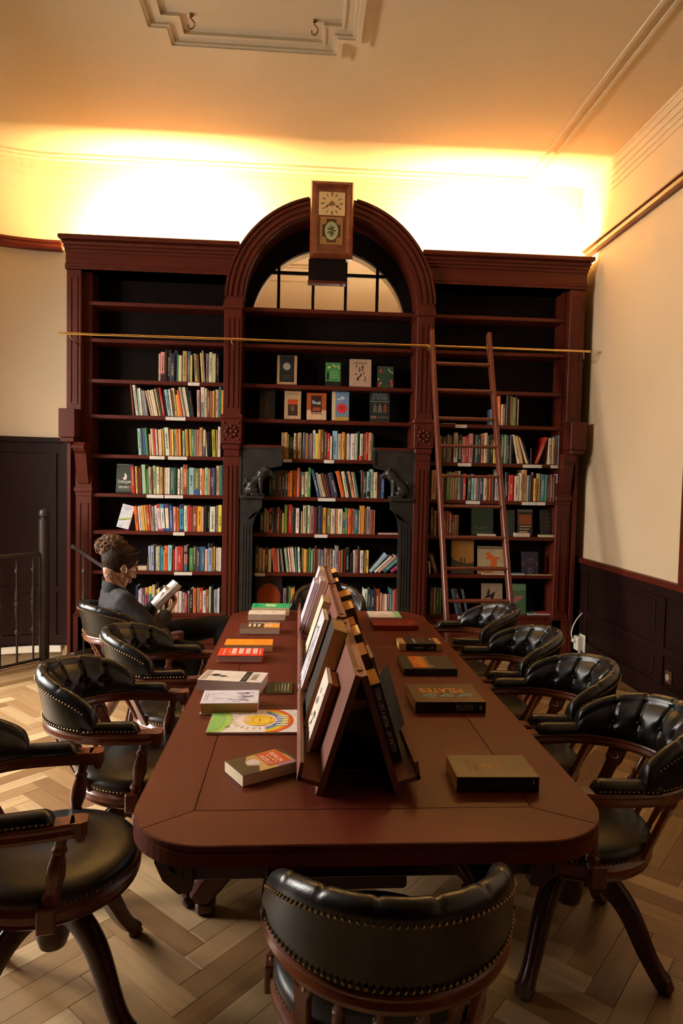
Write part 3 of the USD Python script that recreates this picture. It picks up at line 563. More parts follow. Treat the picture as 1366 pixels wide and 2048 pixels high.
# ================================================================ the long table
tx0, tx1, ty0, ty1, TZ = -.397, .792, 1.478, 4.22, .77
tb = thing('library_table', 'long dark mahogany library table with rounded corners and inlaid border boards', 'table')
outl = sbox(tx0, ty0, tx1, ty1).buffer(-.20, join_style=2).buffer(.20, quad_segs=14)
ix0, ix1, iy0, iy1 = -.245, .612, 1.643, 4.06
inn = sbox(ix0, iy0, ix1, iy1)
obj('edge_core', cat_([extr(outl, .034, TZ-.052), extr(outl.buffer(-.003), .012, TZ-.0185)]), L['table2'], tb)
corners = [(tx0-.02, ty0+.035), (tx1+.02, ty0+.035), (tx1+.02, ty1-.035), (tx0-.02, ty1-.035)]
big = [(tx0-.5, ty0-.2), (tx1+.5, ty0-.2), (tx1+.5, ty1+.2), (tx0-.5, ty1+.2)]; inc = [(ix0, iy0), (ix1, iy0), (ix1, iy1), (ix0, iy1)]
def ext(p, q, k): return (p[0]+(q[0]-p[0])*k, p[1]+(q[1]-p[1])*k)
far = [ext(inc[i], corners[i], 3) for i in range(4)]
for k in range(4):
    k2 = (k+1) % 4
    pg = Polygon([inc[k], inc[k2], far[k2], far[k]]).intersection(outl).buffer(-.0009, join_style=2)
    top = cat_([extr(pg.buffer(0), .0055, TZ-.0068), extr(pg.intersection(outl.buffer(-.003)).buffer(-.0006), .0013, TZ-.0013)])
    obj('border_board', top, L['table2'] if k in (0, 2) else L['table'], tb)
mid = 2.42
for a, b in ((iy0, mid), (mid, 3.24), (3.24, iy1)):
    pg = sbox(ix0, a, ix1, b).buffer(-.0009 if a == iy0 else -.0004, join_style=2)
    obj('centre_board', cat_([extr(pg, .0055, TZ-.0068), extr(pg.buffer(-.0006), .0013, TZ-.0013)]), L['table'], tb)
obj('apron', cat_([bx(-.29, .685, 1.79, 3.95, .50, TZ-.052, .004)]), L['tdark'], tb)
for sx, cx in ((-1, -.315), (1, .71)):
    for cy in (1.80, 3.93):
        pr_ = Polygon([(-.05, .72), (.05, .72), (.05, .495), (.015, .487), (-.028, .525), (-.05, .575)])
        c = extr(pr_, .10, -.05); v = c.vertices.copy(); c.vertices = np.stack([cx-sx*v[:, 0], cy+v[:, 2]*(1 if cy < 3 else 1), v[:, 1]], 1)
        c.fix_normals(); cb = obj('corner_block', c, L['tdark'], tb)
        yy = cy-.05 if cy < 3 else cy+.05
        car = [LineString(l).buffer(.006) for l in ([(-.035, .70), (-.035, .58), (.0, .545)], [(.0, .70), (.0, .60), (.035, .56)], [(.035, .70), (.03, .62), (-.03, .555)], [(-.02, .70), (.02, .62), (.02, .53)], [(-.035, .64), (.0, .64)])]
        cm = xz(extr(unary_union(car), .010), 0.002); cm.apply_translation((cx, yy, 0)) if cy < 3 else cm.apply_translation((cx, yy+.006, 0))
        obj('carving', cm, L['tdark'], cb)
for cy in (2.42, 3.42):
    obj('pedestal', cat_([bx(-.02, .42, cy-.09, cy+.09, .12, .50, .01), bx(-.10, .50, cy-.11, cy+.11, .44, .50, .008)]), L['tdark'], tb)
    for s in (-1, 1):
        xx = lambda u: .20+s*u
        sp = spline([(xx(.18), cy, .30), (xx(.34), cy, .27), (xx(.45), cy, .17), (xx(.515), cy, .085), (xx(.545), cy, .045)], 16)
        obj('foot', cat_([sweep(sp, rsec(.085, .10, .012), upv=(s, 0, .7), scale=np.linspace(1.1, .75, 16)), bx(xx(.515)-.035, xx(.515)+.035, cy-.04, cy+.04, 0, .05, .012)]), L['leg'], tb)

# ================================================================ swivel captain's chair, facing +x in its own frame
def make_chair(label, loc, rotz, group):
    ch = thing('captain_chair', label, 'chair', loc, rotz, group)
    # horseshoe arm rail
    def bow(n=60, a=.275, b=.250, front=.13):
        th = np.linspace(-PI/2, PI/2, n); back = np.stack([-a*np.cos(th)-.045, b*np.sin(th)], 1)
        fl = np.stack([np.linspace(front, -.03, 8), -b+.014*np.linspace(1, 0, 8)**2], 1)
        return np.vstack([fl, back, (fl*[1, -1])[::-1]])
    bw = bow(); Zr = .645
    pts = np.column_stack([bw, np.full(len(bw), Zr)])
    obj('arm_rail', cat_([sweep(pts, [(-.026, -.02), (.026, -.02), (.030, -.008), (.026, .004), (.029, .012), (.024, .020), (-.024, .020), (-.029, .012), (-.026, .004), (-.030, -.008)]),
                          ]), L['chair'], ch, smooth=35)
    for s in (-1, 1):
        e = Polygon([(.12, -.028), (.150, -.030), (.165, -.020), (.165, .020), (.150, .030), (.12, .028)])
        obj('arm_end', T(cat_([extr(e, .04, Zr-.02), T(trimesh.creation.cylinder(radius=.013, height=.056, sections=12), (.148, 0, Zr-.022), rx=PI/2)]), (0, s*.236, 0)), L['chair'], ch, smooth=35)
    # arm pads
    for s in (-1, 1):
        n = 20; x = np.linspace(.080, -.125, n); t = (x-.080)/(-.205)
        y = s*(.238+.010*t+.0*t*t); prof = np.minimum(1, np.sqrt(np.clip(1-(1-np.clip(t/.14, 0, 1))**2, .02, 1)))
        sec = [(-.027, 0), (-.029, .012), (-.023, .028), (-.009, .036), (.009, .036), (.023, .028), (.029, .012), (.027, 0)]
        sc = np.stack([.8+.2*prof, prof*(1-.1*t)], 1)
        obj('arm_pad', sweep(np.column_stack([x, y, np.full(n, Zr+.019)]), sec, scale=sc), L['leather'], ch, smooth=50)
    # padded curved back: rows along the bow, columns round the cross-section
    nu, U = 121, math.radians(84); us = np.linspace(-U, U, nu)
    ni, nr, no = 22, 9, 7; V = np.zeros((nu, ni+nr+no, 3)); rim = []; low = []
    btn = np.radians([-55, -33, -11, 11, 33, 55])
    for i, u in enumerate(us):
        c, s_ = math.cos(u), math.sin(u)
        base = np.array([-.277*c-.044, .250*s_]) if abs(u) <= PI/2 else np.array([-.277*c*.75-.044, .250*np.sign(s_)*(1-.25*(abs(u)-PI/2)**2)])
        nrm = np.array([-c/.272, s_/.250]); nrm /= np.linalg.norm(nrm)
        k = min(1, abs(u)/U); h = .034+.150*max(0, 1-k**2.0)**.62
        bul = .030*min(1, h/.12); z0 = Zr+.018; j = 0
        lean = lambda q: (.036*c-.014*abs(s_))*q*q*min(1, h/.15)
        for v in np.linspace(0, 1, ni):
            off = -.020-bul*math.sin(PI*min(1, v*.92+.06))**.8
            pl_ = 0.
            for b in btn:
                d = u-b; g_ = math.exp(-(d/.075)**2)
                pl_ += .020*math.exp(-(d/.085)**2-((v-.50)/.13)**2)           # button dimple
                if v > .5: pl_ += .011*(math.exp(-((d-.05*(v-.5))/.030)**2)+.0*g_)*min(1, (v-.5)/.15)
                else: pl_ += .008*math.exp(-(d/.028)**2)*max(0, 1-abs(v-.3)/.25)
            off += min(pl_, .030)*min(1, h/.10)
            p = base+nrm*(off+lean(v)); V[i, j] = (*p, z0+h*.88*v); j += 1
        pin, pout = -.020-bul*math.sin(PI*.98)**.8, .026
        cen = (pin+pout)/2; rr = (pout-pin)/2
        pl_ = sum(.006*math.exp(-((u-b-.03)/.022)**2) for b in btn)*min(1, h/.10)
        for a in np.linspace(PI, 0, nr+2)[1:-1]:
            p = base+nrm*(cen+rr*math.cos(a)+lean(1)); V[i, j] = (*p, z0+h*.88+(rr*1.25-pl_)*math.sin(a)*min(1, h/.06)); j += 1
        for v in np.linspace(1, 0, no):
            o_ = .026+.004*math.sin(PI*v); p = base+nrm*(o_+lean(v)); V[i, j] = (*p, z0+h*.88*v); j += 1
        if abs(u) < U*.93:
            p = base+nrm*(.029+lean(.93)); rim.append((*p, z0+h*.88*.95)); p = base+nrm*(.029); low.append((*p, z0+.010))
    nv = V.shape[1]; F = []
    for i in range(nu-1):
        for j in range(nv):
            j2 = (j+1) % nv; F += [(i*nv+j, i*nv+j2, (i+1)*nv+j2), (i*nv+j, (i+1)*nv+j2, (i+1)*nv+j)]
    Vf = np.vstack([V.reshape(-1, 3), V[0].mean(0), V[-1].mean(0)]); a_, b_ = len(Vf)-2, len(Vf)-1
    for j in range(nv):
        j2 = (j+1) % nv; F += [(a_, j2, j), (b_, (nu-1)*nv+j, (nu-1)*nv+j2)]
    bk = trimesh.Trimesh(Vf, np.array(F), process=False)
    if bk.volume < 0: bk.invert()
    bko = obj('backrest', bk, L['leather'], ch, smooth=60)
    for b in btn:
        i = int(round((b+U)/(2*U)*(nu-1))); q = V[i, int(ni*.5)]; inw = np.array([math.cos(b), -math.sin(b), .15])
        obj('button', T(ball((0, 0, 0), .0085, 1), q+inw*.004), L['leather'], bko, smooth=True)
    # brass nails
    nail = trimesh.Trimesh(np.array([(1, 0, 0), (0, 1, 0), (-1, 0, 0), (0, -1, 0), (0, 0, .8)])*.0045, np.array([(0, 1, 4), (1, 2, 4), (2, 3, 4), (3, 0, 4)]), process=False)
    nail = ball((0, 0, 0), .0046, 0)
    def along(line, step):
        line = np.array(line); d = np.r_[0, np.cumsum(np.linalg.norm(np.diff(line, axis=0), axis=1))]; t = np.arange(step/2, d[-1], step)
        return np.stack([np.interp(t, d, line[:, k]) for k in range(3)], 1)
    nl = np.vstack([along(rim, .0145), along(low, .0145)]+[along([(.074, s*.266, Zr+.027), (-.03, s*.272, Zr+.027), (-.11, s*.277, Zr+.027)], .0145) for s in (-1, 1)])
    th = np.linspace(0, 2*PI, 100)
    nl = np.vstack([nl, along(np.stack([.04+.249*np.cos(th), .249*np.sin(th), np.full(100, .436)], 1), .0145)])
    obj('brass_nails', cat_([T(nail, p) for p in nl]), L['nail'], ch, kind='stuff')
    # seat
    obj('seat_rim', lathe([(.20, .372), (.243, .372), (.252, .380), (.248, .388), (.258, .395), (.258, .415), (.250, .424), (.246, .432), (.20, .432)], (.04, 0, 0), 56), L['chair'], ch, smooth=35)
    obj('seat_cushion', lathe([(.246, .428), (.252, .440), (.250, .455), (.238, .468), (.21, .478), (.15, .482), (.08, .478), (0, .474)], (.04, 0, 0), 56), L['seatleather'], ch, smooth=60)
    obj('seat_base', lathe([(0, .33), (.07, .33), (.09, .35), (.21, .36), (.215, .375), (0, .375)], (.04, 0, 0), 32), L['leg'], ch, smooth=35)
    # supports
    hh = Zr-.02-.415
    turned = [(.019, 0), (.019, .10*hh), (.026, .12*hh), (.022, .20*hh), (.027, .24*hh), (.023, .28*hh), (.018, .33*hh), (.026, .50*hh), (.024, .62*hh), (.016, .78*hh), (.021, .80*hh), (.021, .83*hh), (.015, .86*hh), (.017, 1.*hh)]
    for s in (-1, 1):
        bt = np.array([.065, s*.240, .40]); tp = np.array([.098, s*.236, Zr-.02]); d = tp-bt
        m = lathe([(r, z/hh*np.linalg.norm(d)) for r, z in turned], n=16); R_ = trimesh.geometry.align_vectors([0, 0, 1], d/np.linalg.norm(d)); m.apply_transform(R_); m.apply_translation(bt)
        blk = bx(-.024, .024, -.022, .022, -.035, .035, .004); blk.apply_translation((bt[0]-.004, s*.250, .405))
        obj('arm_post', cat_([m, blk]), L['chair'], ch, smooth=35)
    for a in (-50, 50):
        t = math.radians(a); rb, rt_ = .240, .247; 
        b0 = np.array([.04-rb*math.cos(t), rb*math.sin(t), .40]); t0 = np.array([-.275*math.cos(t)-.044, rt_*math.sin(t), Zr-.018])
        if abs(a) > 90: t0 = np.array([-.055, math.copysign(.268, t), Zr-.018]); b0 = np.array([-.05, math.copysign(.238, t), .40])
        tang = np.array([math.sin(t), math.cos(t), 0.]) if abs(a) < 90 else np.array([1., 0, 0])
        nr_ = np.cross(tang, (t0-b0)/np.linalg.norm(t0-b0)); path_ = [b0+(t0-b0)*k for k in (0, .5, .72, .80, 1)]
        m = sweep(path_, rsec(.052, .018, .004), upv=nr_, scale=np.array([(.9, 1), (.8, 1), (.82, 1), (1.15, 1), (1.15, 1)]))
        o = obj('splat', m, L['chair'], ch)
        ros = lathe([(.008, .0), (.016, .004), (.020, .0), (.0, .0)], n=16); c = b0+(t0-b0)*.86
        for sg in (-1, 1):
            rm = ros.copy(); rm.apply_transform(trimesh.geometry.align_vectors([0, 0, 1], sg*nr_)); rm.apply_translation(c+sg*nr_*.009); obj('rosette', rm, L['chair'], o, smooth=35)
    for a in (-29, -10, 10, 29):
        t = math.radians(a); b0 = np.array([.04-.240*math.cos(t), .240*math.sin(t), .41]); t0 = np.array([-.276*math.cos(t)-.044, .248*math.sin(t), Zr-.016]); d = t0-b0; l_ = np.linalg.norm(d)
        m = lathe([(.008, 0), (.008, .1*l_), (.0125, .14*l_), (.009, .2*l_), (.011, .4*l_), (.0145, .55*l_), (.009, .66*l_), (.014, .70*l_), (.009, .74*l_), (.008, l_)], n=12); m.apply_transform(trimesh.geometry.align_vectors([0, 0, 1], d/l_)); m.apply_translation(b0)
        obj('spindle', m, L['chair'], ch, smooth=35)
    obj('swivel_column', lathe([(.022, .17), (.022, .33), (.05, .335), (.05, .20), (.04, .165), (0, .16)], (.04, 0, 0), 20), L['leg'], ch, smooth=35)
    for k in range(4):
        a = math.radians(45+90*k); e = np.array([math.cos(a), math.sin(a), 0]); S0 = np.array([.04, 0, 0])
        sp = spline([(.035, .285), (.12, .285), (.20, .22), (.255, .12), (.305, .045), (.335, .028)], 22)
        pts = np.array([S0+e*r+np.array([0, 0, z]) for r, z in sp]); upn = np.array([e*.6+np.array([0, 0, 1.])]*22)
        w = np.interp(np.linspace(0, 1, 22), [0, .3, .75, .9, 1], [.8, 1, .85, 1.05, .9]); hgt = np.interp(np.linspace(0, 1, 22), [0, .25, .7, .9, 1], [1.3, 1.25, .85, .9, .7])
        lg = sweep(pts, [(-.024, -.026), (.024, -.026), (.028, -.012), (.028, .016), (.018, .024), (.012, .020), (.005, .026), (-.005, .026), (-.012, .020), (-.018, .024), (-.028, .016), (-.028, -.012)], upv=upn, scale=np.stack([w, hgt], 1))
        o = obj('leg', lg, L['leg'], ch, smooth=40)
        obj('foot_pad', T(lathe([(.018, 0), (.020, .008), (.016, .016), (0, .016)], n=12), S0+e*.322), L['iron'], o, smooth=40)
    return ch
LEFT, RIGHT = 'captain chairs along the window side of the table', 'captain chairs along the wall side of the table'
ch0 = make_chair('nearest black leather captain chair on the left of the table, turned slightly outward', (-.765, 2.02, 0), 11, LEFT)
for lab, x, y, r, g in (('second black leather captain chair on the left, pushed up to the table', -.64, 2.69, -2, LEFT),
    ('third black leather captain chair on the left, just before the seated reader', -.585, 3.36, 0, LEFT),
    ('black leather captain chair the reading woman sits in', -.955, 4.175, 33, LEFT),
    ('nearest black leather captain chair on the right of the table', 1.0, 2.19, 180, RIGHT),
    ('second black leather captain chair on the right, beside the brown pilates book', 1.0, 2.762, 180, RIGHT),
    ('third black leather captain chair on the right, beside the orange picture book', 1.0, 3.36, 181, RIGHT),
    ('farthest black leather captain chair on the right, before the ladder', 1.0, 4.03, 179, RIGHT),
    ('black leather captain chair at the near end with its back to the viewer', .212, 1.505, 91, 'captain chairs at the table ends'),
    ('black leather captain chair at the far end facing the viewer', .225, 4.52, 270, 'captain chairs at the table ends')):
    copy_of(ch0, lab, (x, y, 0), r, g)

# ================================================================ the double sided book stand on the table
BSY = ((1.715, 2.43), (2.475, 3.25), (3.30, 3.98))
st = thing('book_stand', 'long dark wooden double sided book stand in three lengths on the table', 'book stand')
A0, A1 = np.array([.060, .772]), np.array([.158, 1.092]); B0, B1 = np.array([.288, .772]), np.array([.190, 1.092])
def slope(a, b):
    d = (b-a)/np.linalg.norm(b-a); return d, np.array([-d[1], d[0]])
dA, nA = slope(A0, A1); dB, nB = slope(B0, B1); nB = -nB       # outward normals (left, right)
def board(a, b, n, y0, y1, th=.017):
    q = Polygon([a, b, b-n*th, a-n*th]); m = extr(q, y1-y0); v = m.vertices.copy(); m.vertices = np.stack([v[:, 0], y0+v[:, 2], v[:, 1]], 1); m.fix_normals(); return m
for y0, y1 in BSY:
    for a, b, d, n in ((A0, A1, dA, nA), (B0, B1, dB, nB)):
        obj('sloping_board', board(a, b, n, y0, y1), L['stand'], st)
        f0 = a+d*.035; lip = f0+n*.060
        o = obj('ledge', board(lip, f0, d, y0, y1, .012) if n[0] < 0 else board(f0, lip, d, y0, y1, .012), L['stand'], st)
        obj('ledge_lip', board(lip+d*.038+n*.006, lip-d*.010, n, y0, y1, .010), L['stand'], o)
    for yy in (y0+.06, y1-.06):
        obj('hinge', bx(.166, .182, yy-.012, yy+.012, 1.082, 1.092), L['nail'], st)
    obj('chain', tube(spline([(.088, y0+.02, .84), (.17, y0+.025, .826), (.262, y0+.02, .845)], 10), .0012, 5), L['iron'], st)

# ================================================================ books
COL = {'w': ((225, 215, 200), 'white'), 'c': ((222, 200, 165), 'cream'), 'b': ((200, 176, 142), 'beige'), 't': ((190, 145, 95), 'tan'), 'o': ((226, 98, 34), 'orange'), 'a': ((218, 150, 48), 'amber'), 'y': ((226, 200, 80), 'yellow'),
       'r': ((196, 40, 34), 'red'), 'm': ((104, 34, 38), 'maroon'), 'p': ((220, 150, 140), 'pink'), 's': ((204, 112, 80), 'salmon'), 'h': ((150, 66, 36), 'rust'), 'n': ((36, 46, 84), 'navy'), 'u': ((48, 92, 150), 'blue'), 'l': ((150, 178, 198), 'pale blue'),
       'q': ((48, 150, 180), 'cyan'), 'e': ((42, 112, 112), 'teal'), 'g': ((64, 140, 74), 'green'), 'd': ((34, 62, 44), 'dark green'), 'f': ((160, 188, 152), 'sage'), 'v': ((88, 62, 120), 'violet'), 'z': ((186, 176, 200), 'lavender'), 'j': ((142, 108, 112), 'mauve'),
       'i': ((142, 142, 146), 'grey'), 'k': ((26, 24, 26), 'black'), 'x': ((104, 66, 42), 'brown'), 'O': ((122, 120, 48), 'olive'), 'L': ((170, 176, 52), 'lime'), 'A': ((140, 205, 200), 'aqua'), 'S': ((72, 96, 116), 'slate'), 'M': ((176, 40, 100), 'magenta')}
PAGE = srgb(226, 208, 172)
def book_parts(parent, H, W, Th, col, page=PAGE, hard=False, marks=None, band=None, plain_spine=False):
    """spine towards -y, height along z, thickness along x, depth along +y; origin at the lower left of the spine"""
    c = .0022 if hard else .0009; o = .003 if hard else .0
    cv = np.array([(0, .0), (Th, .0), (Th, W), (Th-c, W), (Th-c, c), (c, c), (c, W), (0, W)])
    ro = min(.004, Th*.2)
    cv = np.array([(0, ro), (ro, 0), (Th-ro, 0), (Th, ro), (Th, W), (Th-c, W), (Th-c, c*2), (c, c*2), (c, W), (0, W)])
    obj('cover', extr(Polygon(cv), H), L['cover'], parent, tint=col, smooth=False)
    obj('pages', bx(c, Th-c, c*2, W-.001-o, o, H-o), L['page'], parent, tint=page)
    y = -.0005
    if band:
        for z0, z1, bc in band: obj('spine_band', bx(ro*.6, Th-ro*.6, y, ro*.5, z0*H, z1*H), L['ink'], parent, tint=bc)
    if marks is not None:                                  # illegible small print on the spine
        r, mc = marks; v = []; z = H*r.uniform(.12, .35); z1 = H*r.uniform(.6, .9); w = Th*r.uniform(.28, .45); m0 = []
        while z < z1:
            l = r.uniform(.003, .0075); ww = w*r.uniform(.55, 1)
            m0.append(((Th-ww)/2, z, (Th+ww)/2, z+l)); z += l+r.choice((.0018, .0018, .0022, .006))
        V, F = [], []
        for x0, a, x1, b in m0:
            k = len(V); V += [(x0, y-.0004, a), (x1, y-.0004, a), (x1, y-.0004, b), (x0, y-.0004, b)]; F += [(k, k+1, k+2), (k, k+2, k+3)]
        obj('spine_print', (np.array(V), np.array(F)), L['ink'], parent, tint=mc, kind='stuff')
ORD = ['first', 'second', 'third', 'fourth', 'fifth', 'sixth', 'seventh', 'eighth', 'ninth', 'tenth']+['%dth' % k for k in range(11, 21)]+['21st', '22nd', '23rd']+['%dth' % k for k in range(24, 31)]+['31st', '32nd', '33rd']+['%dth' % k for k in range(34, 51)]
# rows: (bay, shelf, name of the row, x origin px, y origin px, scale, z shift) then books as colour, left, right, top, lean of the top in crop pixels
ROWS = [
('left', 2, 'third shelf', 300, 690, .1098, 'b152-180@155 p190-268@130 k275-308@90 k310-365@88 n375-440@150 n445-490@95 g492-518@165 c520-580@190 t590-670@110 S675-735@115 y737-768@185 f815-865@155/-35 h868-892@165/-35 x893-905@170/-30 y940-975@145/-35 i980-1010@105/-42 j1025-1073@155/-10 c1075-1128@128 b1135-1200@160 k1202-1245@165'),
('left', 3, 'fourth shelf', 250, 760, .1464, 'h105-125@60/-40 w148-188@66/-52 f192-212@118/-35 w215-243@108/-38 i250-278@140/-45 i282-312@145/-50 b350-372@145/-80 c375-397@135/-76 w400-424@140/-72 c427-455@130/-72 c458-486@120/-72 d490-515@105/-74 r518-552@105/-66 k558-578@150/-50 l588-632@130/-56 w636-664@125/-50 c667-712@108/-48 a720-752@200/-35 o758-790@140/-55 b795-830@98/-70 c833-858@98/-70 w861-888@98/-70 d892-910@100/-62 k914-942@140/-52 p985-1025@135/-8 w1027-1082@98 b1086-1120@115 x1122-1160@145 h1163-1194@150 a1196-1224@145 b1227-1275@130 e1280-1315@90 a1318-1345@140'),
('left', 4, 'fifth shelf', 265, 845, .1354, 'A88-132@88/-24 n136-170@82/-22 u173-198@82/-24 g202-236@82/-32 c242-276@170/-16 c284-315@92/-30 r318-352@88/-32 w356-380@98/-25 c383-411@105/-16 c414-440@98/-14 a443-479@92/-20 w485-552@72/-30 s556-580@105/-15 y584-612@98/-15 f615-655@98/-20 o660-692@98/-20 a694-725@98/-18 f745-780@125/-12 a790-832@100/-20 y836-866@100/-12 g870-912@100/-12 i916-942@105/-5 s946-982@105/-4 t986-1034@75 v1042-1078@110 c1082-1107@145/-18 k1112-1136@130/-8 k1139-1165@140/-10 L1180-1232@105/-16 t1236-1258@108/-10 w1262-1300@62/-4'),
('left', 5, 'sixth shelf', 220, 920, .1684, 'r258-300@75/-18 y303-331@75/-14 m335-357@105/-6 m360-380@80/-12 f386-432@55/-20 g435-455@105/-6 b462-492@80/-10 x495-512@100/-6 f515-551@68/-12 c555-592@82/-8 t596-630@85/-5 b633-653@95 c655-682@90 w685-712@90 e718-752@92 d755-781@92 k784-800@100 w803-831@108 w834-862@88 h866-915@55 g918-930@110 l933-996@92 O1000-1061@100 w1064-1092@98 o1094-1118@110 f1122-1161@92 t1164-1190@105 v1193-1222@95 n1225-1252@95 b1256-1298@70 e1301-1332@62'),
('left', 6, 'seventh shelf', 220, 995, .1684, 'o308-346@100/-30 w350-372@105/-28 c374-392@100/-28 a395-424@95/-28 y427-444@95/-28 r448-482@90/-32 s485-503@90/-28 i506-535@105/-14 w540-572@95/-18 w577-612@80/-30 w616-660@80/-24 w664-708@80/-22 u713-750@95/-15 p756-788@110/-8 o791-824@120/-6 q828-876@85/-8 w880-918@98/-6 r921-948@98/-4 r951-976@110/-4 h980-1030@100 a1034-1088@105 c1091-1108@115 k1111-1150@98 k1153-1182@98 w1185-1250@110 j1253-1282@98 y1285-1326@90'),
('left', 7, 'eighth shelf', 270, 1075, .1318, 'O186-204@305 z206-242@135/-12 l246-292@125/-6 c305-341@140/-5 f344-380@140/-3 q386-425@150 b428-440@190 o443-496@125 A500-560@115 r566-600@180/-3 p604-638@140 r642-698@135 h701-734@150 j742-796@125 d800-818@180 g821-878@160 d881-918@130 n931-978@140 S982-1005@150 u1008-1052@145 b1060-1103@175 l1108-1166@90 t1169-1181@160 y1184-1212@140 w1218-1247@155 c1250-1277@155 w1280-1308@160'),
('left', 8, 'lowest shelf', 260, 1150, .1391, 'n75-114@160 w118-140@215 z143-172@190 v176-210@190 M214-262@180 q265-312@165 c316-358@140 y362-398@205 c401-430@185 x433-470@195 i475-515@150 t519-580@140 b584-630@160 c634-690@180 w700-745@230 i750-785@250 r788-822@260 z826-850@230 k855-900@200 o905-950@190 b954-985@190 r988-1040@185 w1045-1092@230 h1096-1132@205 f1136-1165@170 k1169-1200@215 i1204-1250@210 w1255-1285@190 k1288-1302@300'),
('centre', 4, 'fifth shelf', 545, 850, .1684, 't105-145@90 t147-175@88 O178-193@110 x196-221@135 k224-248@150 b251-280@98 h283-298@100 t301-341@92 k344-356@120 S358-388@90 s392-420@98 j423-447@112 j450-473@98 w478-507@60 y510-541@100 a543-571@55 x575-610@55 m615-643@78 r646-682@98 w685-706@132 l712-770@70 b775-815@103 a820-856@88 t860-880@105 w883-908@100 i911-926@115 w929-975@105 f978-1010@100 n1012-1033@75 c1037-1072@105 t1075-1103@108 r1106-1136@88 t1139-1175@92 d1178-1200@110'),
('centre', 5, 'sixth shelf', 530, 925, .183, 'd40-75@110 k78-110@90 d113-140@90 m143-180@85 k183-215@82 k218-246@85 o249-266@110 a268-300@88 o303-330@85 h332-345@90 s348-377@58 x380-396@90 c399-428@105 c431-466@102 g469-498@55 S575-605@75/-78 i609-632@110/-62 b636-668@125/-65 x671-695@115/-62 m699-716@125/-55 k719-735@125/-52 n738-764@115/-52 n768-802@108/-74 o836-878@90/-72 c884-922@95/-60 k925-942@105/-55 p950-984@95/-65 t987-1008@105/-52 e1011-1031@103/-56 x1046-1070@85 k1074-1106@100 l1110-1143@100 f1150-1182@75 c1186-1225@105 s1228-1254@125 k1257-1269@130 u1272-1304@140'),
('centre', 6, 'seventh shelf', 510, 1000, .2196, 'k45-78@110 b82-100@78 t103-122@95 k124-156@75 k160-194@70 h198-222@65 k226-245@90 y248-262@122 O265-295@45 r298-336@42 k340-366@65 w370-402@75 t416-432@105 b434-466@50 w469-498@50 j501-535@55 r538-552@65 k555-575@60 n578-608@52 a612-646@70 O650-687@75 c690-728@80 t731-748@80 c751-797@82 c799-815@110 g820-843@75 o846-877@78 s879-903@80 e906-937@88 w940-957@95 a959-998@55 x1001-1011@75 i1013-1047@60 h1049-1075@88 p1077-1091@92'),
('centre', 7, 'eighth shelf', 500, 1080, .2269, 'd45-70@50 t73-108@70 c111-128@80 m131-157@65 b160-186@82 o206-227@72/-22 r230-250@75/-22 b252-263@80/-16 e266-282@75/-24 j285-303@80/-26 f322-346@75/-28 c352-367@70/-26 c369-384@70/-24 c386-401@70/-22 e404-421@70/-16 w427-447@72/-12 O450-471@75 a473-500@80 x503-513@90 g516-535@78 f538-551@90 p553-570@80 m572-583@65 x585-598@85 j600-619@80 S622-649@85 p652-673@78 x676-698@78 x701-722@78 w725-746@90 i749-778@52 r781-798@95 O801-816@85 m819-842@88 k845-871@65 k883-905@120 w908-926@92 h928-948@85 k950-966@55 w969-998@92 t1001-1020@98 y1023-1045@92'),
('centre', 8, 'lowest shelf', 500, 1150, .2269, 'j290-318@115 k320-335@100 g338-352@100 a355-392@115 w1000-1035@125 d1038-1058@125 n1062-1098@130 h1101-1143@125 t1146-1159@160 w1162-1174@172 c1176-1190@170 w1192-1206@170 c1208-1224@170 e1229-1250@120 w1252-1263@135 r1266-1297@125 a1299-1311@130'),
('right', 3, 'fourth shelf', 860, 780, .2123, 'S572-590@180 o648-667@55/-8 c669-686@135 x688-711@135 k716-752@50 y756-776@60 O778-808@70 k810-817@55 w820-836@85'),
('right', 4, 'fifth shelf', 860, 780, .2123, 'b80-98@430 x101-118@435 x123-149@440 i153-180@418 t183-198@435 k201-215@425 w219-257@402 d261-298@420 p301-331@440 r334-362@432 p366-403@410 k406-422@430 S426-448@420 d451-475@430 s481-506@415 c509-536@405 k541-561@430 k564-590@420 y596-627@440 d673-695@420 g698-720@420 k723-749@430 k752-772@430 c830-855@420/-65 t858-883@430/-65 c908-928@445/-90 n931-947@470/-82 k950-960@550 r990-1018@440/98 c1116-1146@452 t1149-1172@450 b1175-1199@455 S1202-1226@430 f1229-1249@455'),
('right', 5, 'sixth shelf', 850, 930, .2196, 'b55-100@45 h104-136@70 b139-168@78 x171-188@90 g191-220@60 t223-245@65 b248-266@70 h269-292@55 f297-318@55 n321-340@100 r343-369@80 d388-416@100 A419-441@85 w444-468@100 j471-493@100 n496-526@110 b531-560@100 t563-578@95 r581-602@90 k606-630@105 z633-661@120 b664-680@30 k729-756@65 r762-806@90 c815-859@100 b862-888@75 t891-926@42 i929-946@95 k949-965@90 x968-985@65 a988-1012@122 t1015-1049@78 e1056-1090@85 e1093-1112@90 h1115-1138@90 m1141-1162@88 x1165-1183@100 z1186-1208@85/6 m1210-1224@85/8'),
('right', 6, 'seventh shelf', 850, 930, .2196, 'm50-73@385 t81-105@415 x110-150@400 h166-188@420 h190-212@418 m214-238@430 h241-270@455 x273-306@455'),
('right', 7, 'eighth shelf', 850, 1070, .2196, 'w38-52@270/-10 x85-125@170/-60'),
('right', 8, 'lowest shelf', 850, 1070, .2196, 'x46-70@480 t74-98@480 g104-125@480 g128-146@485 t180-208@490 S290-316@490/-60 k322-345@495/-60 S380-400@500/-55'),
]
YB_ = YS+.022
import re
prng = random.Random(5)
